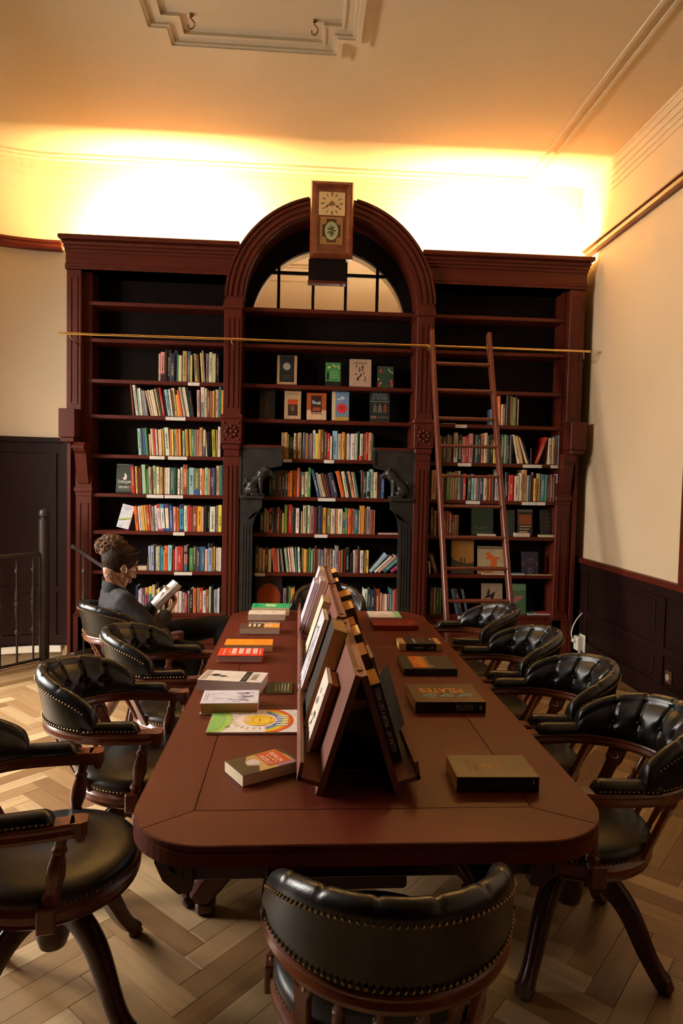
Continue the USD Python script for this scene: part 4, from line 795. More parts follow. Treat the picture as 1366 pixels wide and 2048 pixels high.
BANDS = {('left', 6, 9): [(.86, 1, 'r'), (0, .08, 'r')], ('left', 6, 10): [(.86, 1, 'q'), (0, .1, 'v')], ('left', 6, 11): [(.86, 1, 'v'), (0, .1, 'u')], ('left', 5, 19): [(.25, .85, 's')], ('left', 5, 22): [(0, .2, 'u')], ('left', 8, 4): [(.7, 1, 'a')], ('left', 8, 5): [(.7, 1, 'y'), (0, .3, 'v')],
         ('centre', 6, 3): [(.85, 1, 'r'), (0, .12, 'r')], ('left', 2, 11): [(0, .16, 'a')], ('centre', 4, 29): [(0, .17, 'r')], ('centre', 4, 28): [(0, .17, 'r')], ('centre', 4, 20): [(0, .18, 'l')], ('centre', 5, 12): [(.85, 1, 'e'), (0, .1, 'e')], ('left', 7, 13): [(0, .25, 'S'), (.68, .76, 'k'), (.3, .66, 'p')], ('left', 7, 21): [(.84, 1, 'k')],
         ('left', 3, 25): [(0, .5, 'i')], ('left', 6, 15): [(.85, 1, 'n'), (0, .08, 'n')], ('left', 4, 24): [(.4, 1, 'c')], ('left', 2, 1): [(.0, .25, 'k')], ('centre', 6, 24): [(.28, .62, 'q')], ('centre', 6, 25): [(.28, .62, 'u')], ('centre', 5, 31): [(.05, .25, 'k')]}
BOOKS = []
for bay, k, rname, ox, oy, s, toks in ROWS:
    z = SH[k]; items = []
    for tk in toks.split():
        c, x0, x1, tp, ln = re.match(r'([A-Za-z])(\d+)-(\d+)@(\d+)(?:/(-?\d+))?', tk).groups()
        items.append((c, float(x0), float(x1), float(tp), float(ln or 0)))
    n = len(items)
    for i, (c, x0, x1, tp, ln) in enumerate(items):
        X0 = P(ox+x0*s, oy, Y=YB_); xb = P(ox+x0*s, 0, Y=YB_)
        # the x on the shelf plane
        pxm = ox+(x0+x1)/2*s
        def wx(px): 
            py = 1000.
            for _ in range(3):
                w = P(px, py, Y=YB_); py = pix((w[0], YB_, z))[1]
            return w[0]
        a, b = wx(ox+x0*s), wx(ox+x1*s); dep = prng.uniform(-.006, .012)
        top = P(pxm, oy+tp*s, Y=YB_)[2]
        h = max(.12, top-z); lean = ln*s/1330*YB_
        h_max = .295 if bay != 'centre' or k not in (4,) else .32
        h = min(h, h_max)
        ang = math.atan2(lean, h); Hh = h/math.cos(ang) if abs(ang) < .6 else h/math.cos(ang)-.01; Th = (b-a)*math.cos(ang)*.97
        Hh -= Th*abs(math.sin(ang))
        W = min(.19, max(.12, Hh*prng.uniform(.62, .70)))
        rgb, nm = COL[c]; jit = [max(0, min(255, v*prng.uniform(.93, 1.07))) for v in rgb]
        col = srgb(*jit); dark = sum(rgb) < 300
        ink_c = srgb(215, 200, 170) if dark else srgb(*[v*.35 for v in rgb])
        prev = COL[items[i-1][0]][1] if i else None; nxt = COL[items[i+1][0]][1] if i < n-1 else None
        sz = 'slim' if Th < .026 else 'thick' if Th > .052 else 'tall' if Hh > .262 else 'small' if Hh < .19 else ''
        nb = 'between %s and %s' % (prev, nxt) if prev and nxt and prev != nxt else ('beside %s' % (prev or nxt)) if prev or nxt else ''
        lab = ' '.join(('%s %s book %s, %s from left, %s of %s bay' % (sz, nm, nb, ORD[i], rname.replace(' shelf', '')+' shelf', bay)).split())
        if len(lab.split()) > 16: lab = ' '.join(('%s %s book beside %s, %s from left, %s of %s bay' % (sz, nm, prev or nxt, ORD[i], rname, bay)).split())
        # base: lowest corner stands on the shelf
        th_ = ang; R_ = np.array([[math.cos(th_), 0, math.sin(th_)], [0, 1, 0], [-math.sin(th_), 0, math.cos(th_)]])
        cornersx = np.array([[0, 0, 0], [Th, 0, 0], [0, 0, Hh], [Th, 0, Hh]])@R_.T
        zmin = cornersx[:, 2].min(); m4 = np.eye(4); m4[:3, :3] = R_
        lowx = 0.
        m4[:3, 3] = (a+lowx, YB_+dep, z-zmin+.0008)
        if ang > .05: m4[0, 3] = b-Th*math.cos(ang)
        bd = [(p, q, srgb(*COL[cc][0])) for p, q, cc in BANDS[(bay, k, i)]] if (bay, k, i) in BANDS else None
        BOOKS.append((Th*Hh, lab, m4, 'books on the %s, %s bay' % (rname, bay), (Hh, W, Th, col), dict(hard=prng.random() < .2, marks=(random.Random(len(BOOKS)), ink_c) if Th > .02 and prng.random() < .8 else None, band=bd)))

# five books that have slid over at the right end of the centre bay's eighth shelf
for i, (c, px, Hh, Th, deg) in enumerate((('l', 738, .225, .030, 43), ('w', 748, .215, .022, 46), ('p', 755, .225, .020, 47), ('e', 764, .25, .040, 49), ('M', 780, .22, .030, 50))):
    a = P(px, 1145, Y=YB_)[0]; q = math.radians(deg); R_ = np.array([[math.cos(q), 0, math.sin(q)], [0, 1, 0], [-math.sin(q), 0, math.cos(q)]])
    m4 = np.eye(4); m4[:3, :3] = R_; m4[:3, 3] = (a, YB_, SH[7]+Th*math.sin(q)+.001)
    book_parts(thing('shelf_book', '%s book slid over at the right end of the eighth shelf, centre bay' % COL[c][1], 'book', mat4=m4, group='books on the eighth shelf, centre bay'), Hh, .15, Th, srgb(*COL[c][0]), marks=(random.Random(900+i), srgb(230, 225, 210)))
# the 270 largest are things of their own; the thin ones left over are one object
keep = sorted(b[0] for b in BOOKS)[-264]
rest = thing('thin_shelf_books', 'the thinnest and smallest spines scattered between the other books on the shelves', 'books', kind='stuff')
BULK = {}
def obj_bulk(name, mesh, mat_, parent, tint=None, **k):
    v, f, n = meshkit.arrays(mesh); BULK.setdefault((name, mat_.GetPath()), []).append((v, f, tint))
_obj = obj
for area, lab, m4, grp, args, kw in BOOKS:
    if area >= keep:
        book_parts(thing('shelf_book', lab, 'book', mat4=m4, group=grp), *args, **kw)
    else:
        n0 = {q: len(w) for q, w in BULK.items()}; obj = obj_bulk
        book_parts(None, *args, **kw); obj = _obj
        for q, w in BULK.items():
            for i in range(n0.get(q, 0), len(w)):
                v, f, c = w[i]; w[i] = (v@m4[:3, :3].T+m4[:3, 3], f, c)
for (nm, mp), w in BULK.items():
    off = np.cumsum([0]+[len(q[0]) for q in w]); V = np.vstack([q[0] for q in w]); F = np.vstack([q[1]+o for q, o in zip(w, off)])
    o = obj(nm, (V, F), UsdShade.Material.Get(stage, mp), rest, kind='stuff')
    UsdGeom.PrimvarsAPI(o).CreatePrimvar('tint', Sdf.ValueTypeNames.Color3fArray, 'vertex').Set(Vt.Vec3fArray.FromNumpy(np.vstack([np.tile(q[2], (len(q[0]), 1)) for q in w]).astype(np.float32)))

# ================================================================ books lying flat or standing face out
def slab(parent, Lx, Wy, Tz, col, spine='-y', page=PAGE, hard=False, spine_col=None):
    """a book lying down: x along, y across, z thickness; the spine on the named side, printed pages on the others"""
    c = .0024 if hard else .0011; o = .003 if hard else .0003
    c = min(c, Tz*.25); sc = spine_col or col
    x0, x1, y0, y1 = 0, Lx, 0, Wy
    obj('front_cover', bx(x0, x1, y0, y1, Tz-c, Tz, c*.3), L['cover'], parent, tint=col); obj('back_cover', bx(x0, x1, y0, y1, 0, c, c*.3), L['cover'], parent, tint=col)
    d = min(c, .002)
    sp = {'-y': (x0, x1, y0, y0+d), '+y': (x0, x1, y1-d, y1), '-x': (x0, x0+d, y0, y1), '+x': (x1-d, x1, y0, y1), '': None}[spine]
    if sp: obj('spine', bx(sp[0], sp[1], sp[2], sp[3], c*.5, Tz-c*.5), L['cover'], parent, tint=sc)
    e = [x0+(d if spine == '-x' else o), x1-(d if spine == '+x' else o), y0+(d if spine == '-y' else o), y1-(d if spine == '+y' else o)]
    obj('pages', bx(e[0], e[1], e[2], e[3], c, Tz-c), L['page'], parent, tint=page)
def put(parent, poly, z, col, name='cover_print', d=.0004):
    obj(name, extr(poly, d, z), L['ink'], parent, tint=col, kind='stuff' if len(getattr(poly, 'geoms', [1])) > 1 else None)
def text(parent, s, cx, cy, h, z, col, rot=0, fit=None, name='lettering', bold=False):
    m = meshkit.text_mesh(s, h, .0004, bold); b = m.bounds; m.apply_translation([-(b[0][0]+b[1][0])/2, -(b[0][1]+b[1][1])/2, 0])
    if fit: m.apply_scale([fit/(b[1][0]-b[0][0]), 1, 1])
    obj(name, T(m, (cx, cy, z), rz=math.radians(rot)), L['ink'], parent, tint=col)
def bars(x0, x1, y, h, n, gap, r, vertical=False):
    """a line of small unreadable print"""
    out = []; x = x0
    while x < x1:
        w = r.uniform(.5, 1.6)*h; out.append(sbox(x, y, min(x+w, x1), y+h*r.uniform(.7, 1))); x += w+h*.45
    return unary_union(out)
r6 = random.Random(3)
def scaled(art, Lx, Wy):
    return affinity.scale(art, Lx, Wy, origin=(0, 0))
def lie(label, x0, x1, y0, y1, z, Tz, col, rot=0, spine='-y', group='books lying on the table', name='book', cat='book', **k):
    cx, cy = (x0+x1)/2, (y0+y1)/2; a = math.radians(rot); Lx, Wy = x1-x0, y1-y0
    ox, oy = cx-(Lx/2*math.cos(a)-Wy/2*math.sin(a)), cy-(Lx/2*math.sin(a)+Wy/2*math.cos(a))
    t = thing(name, label, cat, (ox, oy, z), rot, group); slab(t, Lx, Wy, Tz, col, spine, **k); return t, Lx, Wy
C = lambda *c: srgb(*c)
TT = TZ+.0008
# --- left row, from the near end
t, a, b = lie('small brown novel with an orange title box lying nearest on the left', -.178, .002, 1.805, 1.92, TT, .030, C(62, 42, 24), 31, spine='+y', page=C(236, 214, 178))
pic = Polygon([(.30*a, .03*b), (.93*a, .03*b), (.97*a, .30*b), (.88*a, .97*b), (.36*a, .93*b), (.24*a, .62*b), (.22*a, .45*b), (.38*a, .30*b)])
put(t, pic, .030, C(196, 160, 88)); put(t, Polygon([(.24*a, .46*b), (.40*a, .34*b), (.46*a, .5*b), (.42*a, .72*b), (.26*a, .66*b)]), .0304, C(214, 192, 190)); put(t, sbox(.62*a, .05*b, .95*a, .20*b), .0304, C(168, 112, 140))
put(t, sbox(.50*a, .17*b, .90*a, .92*b), .0306, C(206, 78, 26), 'title_box')
text(t, 'BERLIN', .76*a, .53*b, .014, .031, C(240, 226, 200), -90); text(t, 'JEZELF', .57*a, .53*b, .014, .031, C(240, 226, 200), -90)
put(t, unary_union([sbox(.655*a, (.25+.14*q)*b, .68*a, (.33+.14*q)*b) for q in range(4)]), .031, C(236, 200, 150)); put(t, sbox(.94*a, .1*b, .975*a, .55*b), .0302, C(90, 92, 92))
t, a, b = lie('white picture book with a yellow sun and a rainbow on its cover', -.285, .016, 2.14, 2.352, TT, .007, C(244, 228, 214), spine='-y', page=C(210, 190, 160), hard=False)
cl = sbox(0.001, .001, a-.001, b-.001); z = .007
hill = affinity.scale(Point(0, .5*b).buffer(1, quad_segs=20), .075, .125).intersection(cl)
put(t, hill, z, C(170, 200, 90), 'cover_picture'); put(t, affinity.scale(Point(0, .5*b).buffer(1, quad_segs=20), .050, .11).intersection(cl), z+.0004, C(140, 186, 96), 'cover_picture')
sunc = (.155, .5*b)
for k, (r_, cc) in enumerate(((.128, (226, 76, 30)), (.120, (238, 120, 30)), (.111, (244, 176, 50)), (.102, (238, 214, 70)), (.093, (130, 170, 120)), (.084, (100, 130, 190)), (.076, (140, 100, 160)), (.070, (244, 228, 214)))):
    put(t, Point(.155, .5*b).buffer(r_, quad_segs=24).intersection(sbox(.19, 0, a, b)).intersection(cl), z+.0001*k, C(*cc), 'rainbow')
put(t, unary_union([LineString([(sunc[0]+.068*math.cos(q), sunc[1]+.068*math.sin(q)), (sunc[0]+.084*math.cos(q), sunc[1]+.084*math.sin(q))]).buffer(.0013) for q in np.linspace(0, 2*PI, 24) if abs(math.cos(q)) < .75 or math.cos(q) < 0]).intersection(cl), z+.0010, C(220, 180, 130), 'rays')
put(t, affinity.scale(Point(.165, .5*b).buffer(1, quad_segs=20), .055, .05), z+.0011, C(244, 196, 50), 'sun'); put(t, Point(.18, .5*b).buffer(.038).difference(Point(.18, .5*b).buffer(.036)), z+.0014, C(200, 130, 40), 'sun_face')
put(t, unary_union([Point(.205, .5*b+.016).buffer(.003), Point(.205, .5*b-.016).buffer(.003)]+[LineString([(.170, .5*b-.015), (.165, .5*b), (.170, .5*b+.015)]).buffer(.001)]), z+.0015, C(110, 60, 20), 'sun_face')
put(t, Point(.125, .5*b).buffer(.014), z+.0014, C(236, 190, 170), 'flower'); put(t, unary_union([sbox(.225, .5*b+o, .265, .5*b+o+.008) for o in (-.050, -.028, -.006, .016, .036)]), z+.0014, C(248, 240, 232), 'title_strokes')
put(t, bars(.055, .075, .2*b, .004, 0, 0, r6).union(bars(.058, .07, .24*b, .004, 0, 0, r6)), z+.0006, C(50, 40, 40))
t, a, b = lie('white book with ink sketches on its cover, next to the green card', -.333, -.130, 2.325, 2.470, TT, .040, C(226, 216, 222), 1.5, spine='+y', page=C(206, 166, 106), hard=True)
sk = unary_union([LineString([(x, y), (x+r6.uniform(-.02, .02), y+r6.uniform(-.012, .012)), (x+r6.uniform(.0, .03), y+r6.uniform(-.01, .01))]).buffer(.0009) for x, y in [(r6.uniform(.10, .17), r6.uniform(.02, .12)) for _ in range(26)]]).intersection(sbox(.005, .005, a-.005, b-.005)); put(t, sk, .040, C(50, 50, 62), 'sketch_lines')
put(t, unary_union([sbox(.010+.009*q, .03, .0118+.009*q, .12-.01*(q % 2)) for q in (0, 1)]+[LineString([(.03, .10), (.06, .11), (.09, .10)]).buffer(.0008), LineString([(.05, .05), (.08, .055)]).buffer(.0008)]), .040, C(120, 116, 130), 'sketch_lines')
t, a, b = lie('small dark green card with pale lines of print between books and stand', -.112, -.010, 2.548, 2.686, TT, .005, C(64, 68, 38), -1, spine='', name='card', cat='card', page=C(170, 150, 100))
put(t, unary_union([sbox(.036+.012*q, .02+.006*(q % 3), .040+.012*q, .118-.008*(q % 2)) for q in range(5)]), .005, C(190, 180, 130))
t, a, b = lie('thick white paperback with a dark band and a sketched figure', -.372, -.118, 2.575, 2.712, TT, .042, C(232, 216, 200), -9, spine='+y', page=C(236, 222, 208))
put(t, sbox(.66*a, .02*b, .76*a, .98*b), .042, C(34, 26, 22), 'dark_band'); put(t, bars(.02, .1, .02, .0045, 0, 0, r6), .0424, C(225, 210, 190)) if False else None
put(t, unary_union([affinity.scale(Point(.22*a, .55*b).buffer(1), .018, .012), affinity.scale(Point(.34*a, .45*b).buffer(1), .014, .010), LineString([(.12*a, .5*b), (.24*a, .42*b), (.44*a, .42*b)]).buffer(.002)]), .042, C(40, 30, 26), 'figure'); put(t, sbox(.02*a, .1*b, .12*a, .95*b), .042, C(170, 150, 130), 'grey_wash')
put(t, unary_union([sbox(.80*a+.006*q, .2*b, .8*a+.006*q+.003, (.7+.1*(q % 2))*b) for q in range(4)]+[sbox(.70*a, (.15+.13*q)*b, .72*a, (.22+.13*q)*b) for q in range(5)]), .0424, C(150, 135, 120), 'small_print')
t, a, b = lie('bright red hardback with big white lettering', -.352, -.148, 2.992, 3.128, TT, .032, C(232, 66, 36), 0, spine='+x', page=C(232, 214, 204), hard=True)
let = []
for q in range(4):
    y = .014
    while y < b-.02:
        l = r6.uniform(.012, .022); let.append(sbox(.060+.032*q, y+.02, .080+.032*q, min(y+.02+l, b-.008)).difference(sbox(.066+.032*q, y+.02+l*.3, .074+.032*q, y+.02+l*.6))); y += l+.005
put(t, unary_union(let), .032, C(246, 226, 210), 'big_lettering'); put(t, sbox(.024, .02, .028, .12).union(sbox(.188, .02, .192, .12)), .032, C(246, 190, 170), 'small_print'); put(t, unary_union([Point(.062+.012*q, .015).buffer(.005) for q in range(3)]+[sbox(.048, .04, .052, .09)]), .0324, C(246, 180, 40), 'emblem')
t, a, b = lie('plain orange paperback behind the red one', -.342, -.112, 3.185, 3.305, TT, .032, C(244, 148, 26), 0, spine='+y', page=C(222, 190, 140))
put(t, unary_union([sbox(.14+.016*q, .03, .143+.016*q, .09-.01*(q % 2)) for q in range(5)]), .032, C(226, 128, 30), 'faint_print')
t, a, b = lie('paperback with brown and orange blocks on its cover, middle of the left row', -.30, -.088, 3.545, 3.655, TT, .036, C(92, 66, 46), 0, spine='+y', page=C(228, 206, 178))
put(t, sbox(.60*a, .01*b, .998*a, .99*b), .036, C(236, 150, 60), 'orange_block'); put(t, unary_union([sbox(.045+.025*q, .02, .058+.025*q, .09) for q in range(3)]+[sbox(.135+.02*q, .03, .15+.02*q, .08) for q in range(2)]), .0364, C(226, 190, 150), 'big_lettering')
t, a, b = lie('glossy grey magazine lying between paperbacks on the left', -.272, -.092, 3.69, 3.83, TT, .006, C(120, 112, 112), 0, spine='-y', name='magazine', cat='magazine'); put(t, unary_union([affinity.scale(Point(r6.uniform(.02, .16), r6.uniform(.02, .12)).buffer(1), .014, .008) for _ in range(9)]), .006, C(190, 186, 190), 'cover_picture')
t, a, b = lie('thick cream paperback with two short lines of black print', -.282, -.064, 3.90, 4.02, TT, .036, C(232, 214, 192), 0, spine='+y', page=C(226, 202, 172)); put(t, unary_union([bars(.06, .085, .06, .008, 0, 0, r6), bars(.14, .16, .06, .008, 0, 0, r6)]), .036, C(60, 50, 46), 'small_print')
t, a, b = lie('bright green book at the far end of the left row', -.272, -.042, 4.035, 4.175, TT, .050, C(52, 186, 120), 0, spine='+y', page=C(226, 206, 170)); put(t, sbox(.08, .03, .15, .11), .050, C(170, 214, 130), 'pale_panel'); put(t, unary_union([sbox(.02, .02, .026, .12), sbox(.032, .02, .036, .12), sbox(.19, .02, .194, .12), sbox(.205, .02, .209, .12)]), .050, C(20, 110, 70), 'dark_lines'); put(t, unary_union([sbox(.09, .05, .11, .08), sbox(.118, .05, .138, .08)]), .0504, C(236, 236, 190), 'big_lettering')
# --- right row
t, a, b = lie('white and green magazine with a curling corner at the far right', .445, .645, 3.965, 4.150, TT, .010, C(222, 206, 190), 0, spine='-y', name='magazine', cat='magazine', page=C(60, 70, 40)); put(t, sbox(.80*a, 0.001, a-.001, b-.001), .010, C(140, 190, 130), 'green_edge'); put(t, bars(.02, .05, .13, .008, 0, 0, r6), .010, C(90, 40, 40), 'small_print'); put(t, LineString([(.07, .12), (.10, .05)]).buffer(.003).union(LineString([(.09, .12), (.12, .05)]).buffer(.003)), .010, C(190, 176, 160), 'faint_print')
t, a, b = lie('worn red leather book with a gilt swirl lying far right', .432, .688, 3.665, 3.835, TT, .026, C(140, 34, 18), 0, spine='-y', page=C(160, 110, 70), hard=True); put(t, LineString(spline([(.82*a, .5*b), (.86*a, .35*b), (.90*a, .6*b), (.95*a, .45*b)], 20)).buffer(.003), .026, C(200, 150, 50), 'gilt_swirl'); put(t, sbox(.86*a, .02*b, .99*a, .3*b), .026, C(96, 50, 22), 'worn_corner')
t, a, b = lie('cream book wrapped in a wide black band, right of the stand', .512, .722, 3.215, 3.342, TT, .034, C(196, 150, 84), 0, spine='-y', page=C(220, 180, 110)); put(t, sbox(.15*a, 0, .87*a, b), .034, C(24, 18, 18), 'black_band'); obj('black_band', bx(.15*a, .87*a, -.0006, .0006, 0, .034), L['ink'], t, tint=C(24, 18, 18)); put(t, unary_union([sbox(.36*a+.007*q, .2*b, .36*a+.007*q+.004, .85*b) for q in range(2)]+[sbox(.78*a, .62*b, .83*a, .85*b)]), .0344, C(190, 170, 170), 'small_print'); put(t, affinity.scale(Point(.6*a, .6*b).buffer(1), .012, .02), .0344, C(110, 30, 34), 'emblem')
o = xz(extr(bars(.075, .115, .012, .006, 0, 0, r6).union(bars(.15, .17, .012, .006, 0, 0, r6)), .0004), -.0006); obj('spine_print', o, L['ink'], t, tint=C(190, 180, 170))
t, a, b = lie('black book with a glowing orange tree picture on its cover', .468, .70, 2.80, 3.015, TT, .028, C(28, 24, 26), 0, spine='-y', page=C(210, 190, 160), hard=True)
for k, (x0, x1, cc) in enumerate(((.20, .34, (214, 110, 22)), (.34, .44, (226, 140, 34)), (.44, .50, (180, 130, 60)), (.50, .56, (100, 90, 60)))): put(t, sbox(x0*a, .10*b, x1*a+.0001, .95*b), .028, C(*cc), 'cover_picture')
put(t, unary_union([LineString([(.24*a, .5*b), (.40*a, (.5+q)*b), (.54*a, (.5+1.5*q)*b)]).buffer(.002) for q in (-.26, -.13, 0, .13, .26)]), .0284, C(236, 170, 60), 'tree_branches'); put(t, unary_union([sbox(.66*a+.012*q, .15*b, .665*a+.012*q+.003, .85*b) for q in range(2)]+[sbox(.1*a, .35*b, .115*a, .65*b)]), .0284, C(90, 66, 50), 'small_print'); put(t, Point(.57*a, .2*b).buffer(.007).union(Point(.55*a, .9*b).buffer(.006)), .0284, C(180, 170, 150), 'small_stars')
t, a, b = lie('brown pilates book with gold title and blue exercising figures', .435, .692, 2.335, 2.548, TT, .040, C(86, 52, 23), 0, spine='-y', page=C(226, 200, 166), spine_col=C(20, 14, 12))
text(t, 'PILATES', .47*a, .62*b, .048, .040, C(226, 160, 66), 180, fit=.165, bold=True)
bl = C(120, 164, 186)
for q, fx_ in enumerate((.24, .50, .76)):
    fg = [LineString([(fx_*a-.022, .30*b), (fx_*a, .42*b), (fx_*a+.020, .28*b)]), LineString([(fx_*a, .42*b), (fx_*a+.028, .44*b)]), LineString([(fx_*a-.012, .34*b), (fx_*a+.014, .20*b+.02*q)])]
    put(t, unary_union([g_.buffer(.0045) for g_ in fg]+[Point(fx_*a+.026, .36*b).buffer(.006)]), .040, bl, 'figure')
put(t, sbox(.85*a, .35*b, .857*a, .85*b).union(sbox(.9*a, .5*b, .904*a, .8*b)), .040, C(150, 100, 56), 'small_print')
m = meshkit.text_mesh('PILATES', .019, .0004); bnd = m.bounds; m.apply_translation([-(bnd[0][0]+bnd[1][0])/2, -(bnd[0][1]+bnd[1][1])/2, 0]); m.apply_scale([.060/(bnd[1][0]-bnd[0][0]), 1, 1]); mm = xz(m, -.0004); mm.apply_translation((.70*a, 0, .020)); obj('spine_lettering', mm, L['ink'], t, tint=C(190, 160, 140))
obj('spine_logo', bx(.915*a, .945*a, -.0006, 0, .012, .026), L['ink'], t, tint=C(204, 140, 50))
t, a, b = lie('brown book with a small gilt ornament lying nearest on the right', .440, .664, 1.722, 1.866, TT, .042, C(76, 46, 19), -1, spine='-y', page=C(212, 176, 132), spine_col=C(18, 14, 13))
orn = unary_union([Point(.50*a+o_, .5*b).buffer(.010).difference(Point(.50*a+o_, .5*b).buffer(.0075)) for o_ in (-.012, .012)]+[LineString([(.40*a, .5*b), (.6*a, .5*b)]).buffer(.0012), Point(.39*a, .5*b).buffer(.002), Point(.61*a, .5*b).buffer(.002)]); put(t, orn, .042, C(176, 110, 44), 'gilt_ornament')
put(t, unary_union([sbox((.20+.07*q)*a, (.25-.1*q)*b, (.235+.07*q)*a, .85*b).difference(unary_union([sbox((.20+.07*q)*a, (.3+.09*w)*b, (.235+.07*q)*a, (.32+.09*w)*b) for w in range(6)])) for q in range(2)]), .042, C(122, 72, 32), 'faint_print'); put(t, unary_union([sbox(.70*a+.01*q, .25*b, .703*a+.01*q, .7*b) for q in range(3)]+[sbox(.84*a, .2*b, .848*a, .75*b)]), .042, C(120, 62, 36), 'faint_print')
mm = xz(extr(unary_union([Point(.46*a+o_, .021).buffer(.006).difference(Point(.46*a+o_, .021).buffer(.004)) for o_ in (-.008, .008)]), .0004), -.0004); obj('spine_ornament', mm, L['ink'], t, tint=C(80, 54, 50)); obj('spine_logo', bx(.925*a, .94*a, -.0006, 0, .022, .032), L['ink'], t, tint=C(170, 160, 150))

# --- books on the sloping stand
def on_stand(side, label, y_near, w, h, T_, col, layer=0.0, page=PAGE, hard=False, up_=.0, spine_col=None, thing_name='book'):
    a, d, n = (A0, dA, nA) if side == 'l' else (B0, dB, nB)
    base = a+d*(.036+up_)+n*(.0015+layer)
    yv = np.array([d[0], 0, d[1]]); zv = np.array([n[0], 0, n[1]]); xv = np.cross(yv, zv)
    y0 = y_near+w if side == 'l' else y_near
    m4 = np.eye(4); m4[:3, 0], m4[:3, 1], m4[:3, 2] = xv, yv, zv; m4[:3, 3] = (base[0], y0, base[1])
    t = thing(thing_name, label, 'book', mat4=m4, group='books on the sloping stand'); slab(t, w, h, T_, col, '-x', page, hard, spine_col); return t
on_stand('l', 'brown paged hardback with a red cover, nearest on the left slope of the stand', 1.905, .15, .205, .022, C(130, 30, 34), page=C(176, 112, 58), hard=True)
t = on_stand('l', 'slim white book with a dark mottled cover leaning over the nearest hardback', 1.885, .16, .212, .012, C(224, 212, 196), layer=.0245, page=C(236, 226, 206)); put(t, unary_union([Point(r6.uniform(.02, .14), r6.uniform(.02, .19)).buffer(r6.uniform(.004, .012)) for _ in range(16)]).intersection(sbox(.003, .003, .157, .209)), .012, C(60, 44, 36), 'cover_picture')
t = on_stand('l', 'very thick brown paged book, tallest on the left slope of the stand', 2.085, .17, .325, .045, C(30, 24, 22), page=C(196, 150, 92))
t = on_stand('l', 'large white book with a pencil drawing on its cover, left slope', 2.33, .20, .30, .012, C(216, 208, 214), layer=.0475); put(t, unary_union([LineString([(r6.uniform(.02, .18), r6.uniform(.02, .28)), (r6.uniform(.02, .18), r6.uniform(.02, .28))]).buffer(.0016) for _ in range(14)]), .012, C(70, 74, 90), 'pencil_lines')
on_stand('l', 'thin blue grey magazine behind the pencil drawing book, left slope', 2.62, .20, .25, .008, C(130, 140, 176), layer=.012, thing_name='magazine')
on_stand('l', 'thick cream book in the middle length of the left slope', 2.86, .17, .275, .034, C(226, 206, 176), page=C(214, 180, 136))
on_stand('l', 'lavender grey book at the far length of the left slope, nearer of two', 3.40, .17, .285, .030, C(186, 176, 196), page=C(238, 222, 206))
t = on_stand('l', 'pale lilac book leaning outward in front of the lavender one', 3.42, .20, .26, .022, C(206, 190, 206), layer=.034, page=C(232, 210, 200))
on_stand('l', 'white book at the very far end of the left slope', 3.72, .16, .30, .030, C(236, 224, 212), page=C(244, 224, 196))
yl = C(214, 154, 76); pk = C(236, 180, 110)
t = on_stand('r', 'navy paperback about thinking like a monk, nearest on the right slope', 1.83, .145, .232, .030, C(28, 36, 58), page=yl, spine_col=C(30, 38, 62))
for s_, u0, hh_ in (('THINK LIKE A MONK', .145, .118), ('JAY SHETTY', .045, .064)):
    m = meshkit.text_mesh(s_, .0125, .0004, True); bn = m.bounds; m.apply_translation([-(bn[0][0]+bn[1][0])/2, -(bn[0][1]+bn[1][1])/2, 0]); m.apply_scale([hh_/(bn[1][0]-bn[0][0]), 1, 1])
    v = m.vertices.copy(); m.vertices = np.stack([-v[:, 2]-.0002, u0+.016-v[:, 0], .015+v[:, 1]], 1); m.fix_normals(); obj('spine_lettering', m, L['ink'], t, tint=C(206, 176, 160))
put(t, Polygon([(.03, .02), (.05, .02), (.06, .13), (.045, .15), (.028, .12)]), .030, C(110, 40, 44), 'cover_figure'); put(t, unary_union([sbox(.02, .19+.0*q, .03+.03*q, .205) for q in range(3)]), .030, C(150, 120, 110), 'cover_title')
# its curling front cover
cv = spline([(0, 0, 0), (.05, 0, .004), (.10, 0, .016), (.14, 0, .040)], 12); strip = np.array([(p[0], y, p[2]+.0305) for p in cv for y in (.04, .232)])
F = [];  [F.extend([(2*i, 2*i+2, 2*i+3), (2*i, 2*i+3, 2*i+1)]) for i in range(11)]
both = np.vstack([strip, strip+[0, 0, .0006]]); F2 = F+[(a_+24, c_+24, b_+24) for a_, b_, c_ in F]
obj('curled_cover', (both, np.array(F2)), L['cover'], t, tint=C(38, 38, 46), smooth=30)
for lab, y0, w, h, T_, cc, pg_, ly in (('dark covered paperback with curling pages behind the navy one, right slope', 2.03, .15, .265, .024, (60, 34, 30), pk, 0), ('second thick paperback behind the navy one, right slope', 2.21, .15, .285, .026, (44, 36, 40), pk, 0), ('slim grey book in the near length of the right slope', 2.06, .16, .24, .012, (96, 84, 84), PAGE, .028),
        ('amber paged book in the middle length of the right slope, nearer', 2.50, .14, .255, .026, (110, 60, 24), yl, 0), ('amber paged book in the middle length of the right slope, farther', 2.70, .15, .275, .040, (52, 34, 28), yl, 0), ('orange covered book in the middle length of the right slope, outermost', 2.88, .16, .245, .050, (176, 92, 34), yl, 0), ('black book with torn jacket on the middle right slope', 3.05, .16, .265, .055, (34, 34, 34), yl, 0),
        ('small pale paged book at the far length of the right slope', 3.36, .13, .29, .022, (52, 40, 36), pk, 0), ('dark green book at the far end of the right slope', 3.62, .16, .30, .030, (50, 62, 34), yl, 0)):
    on_stand('r', lab, y0, w, h, T_, C(*cc), layer=ly, page=pg_)

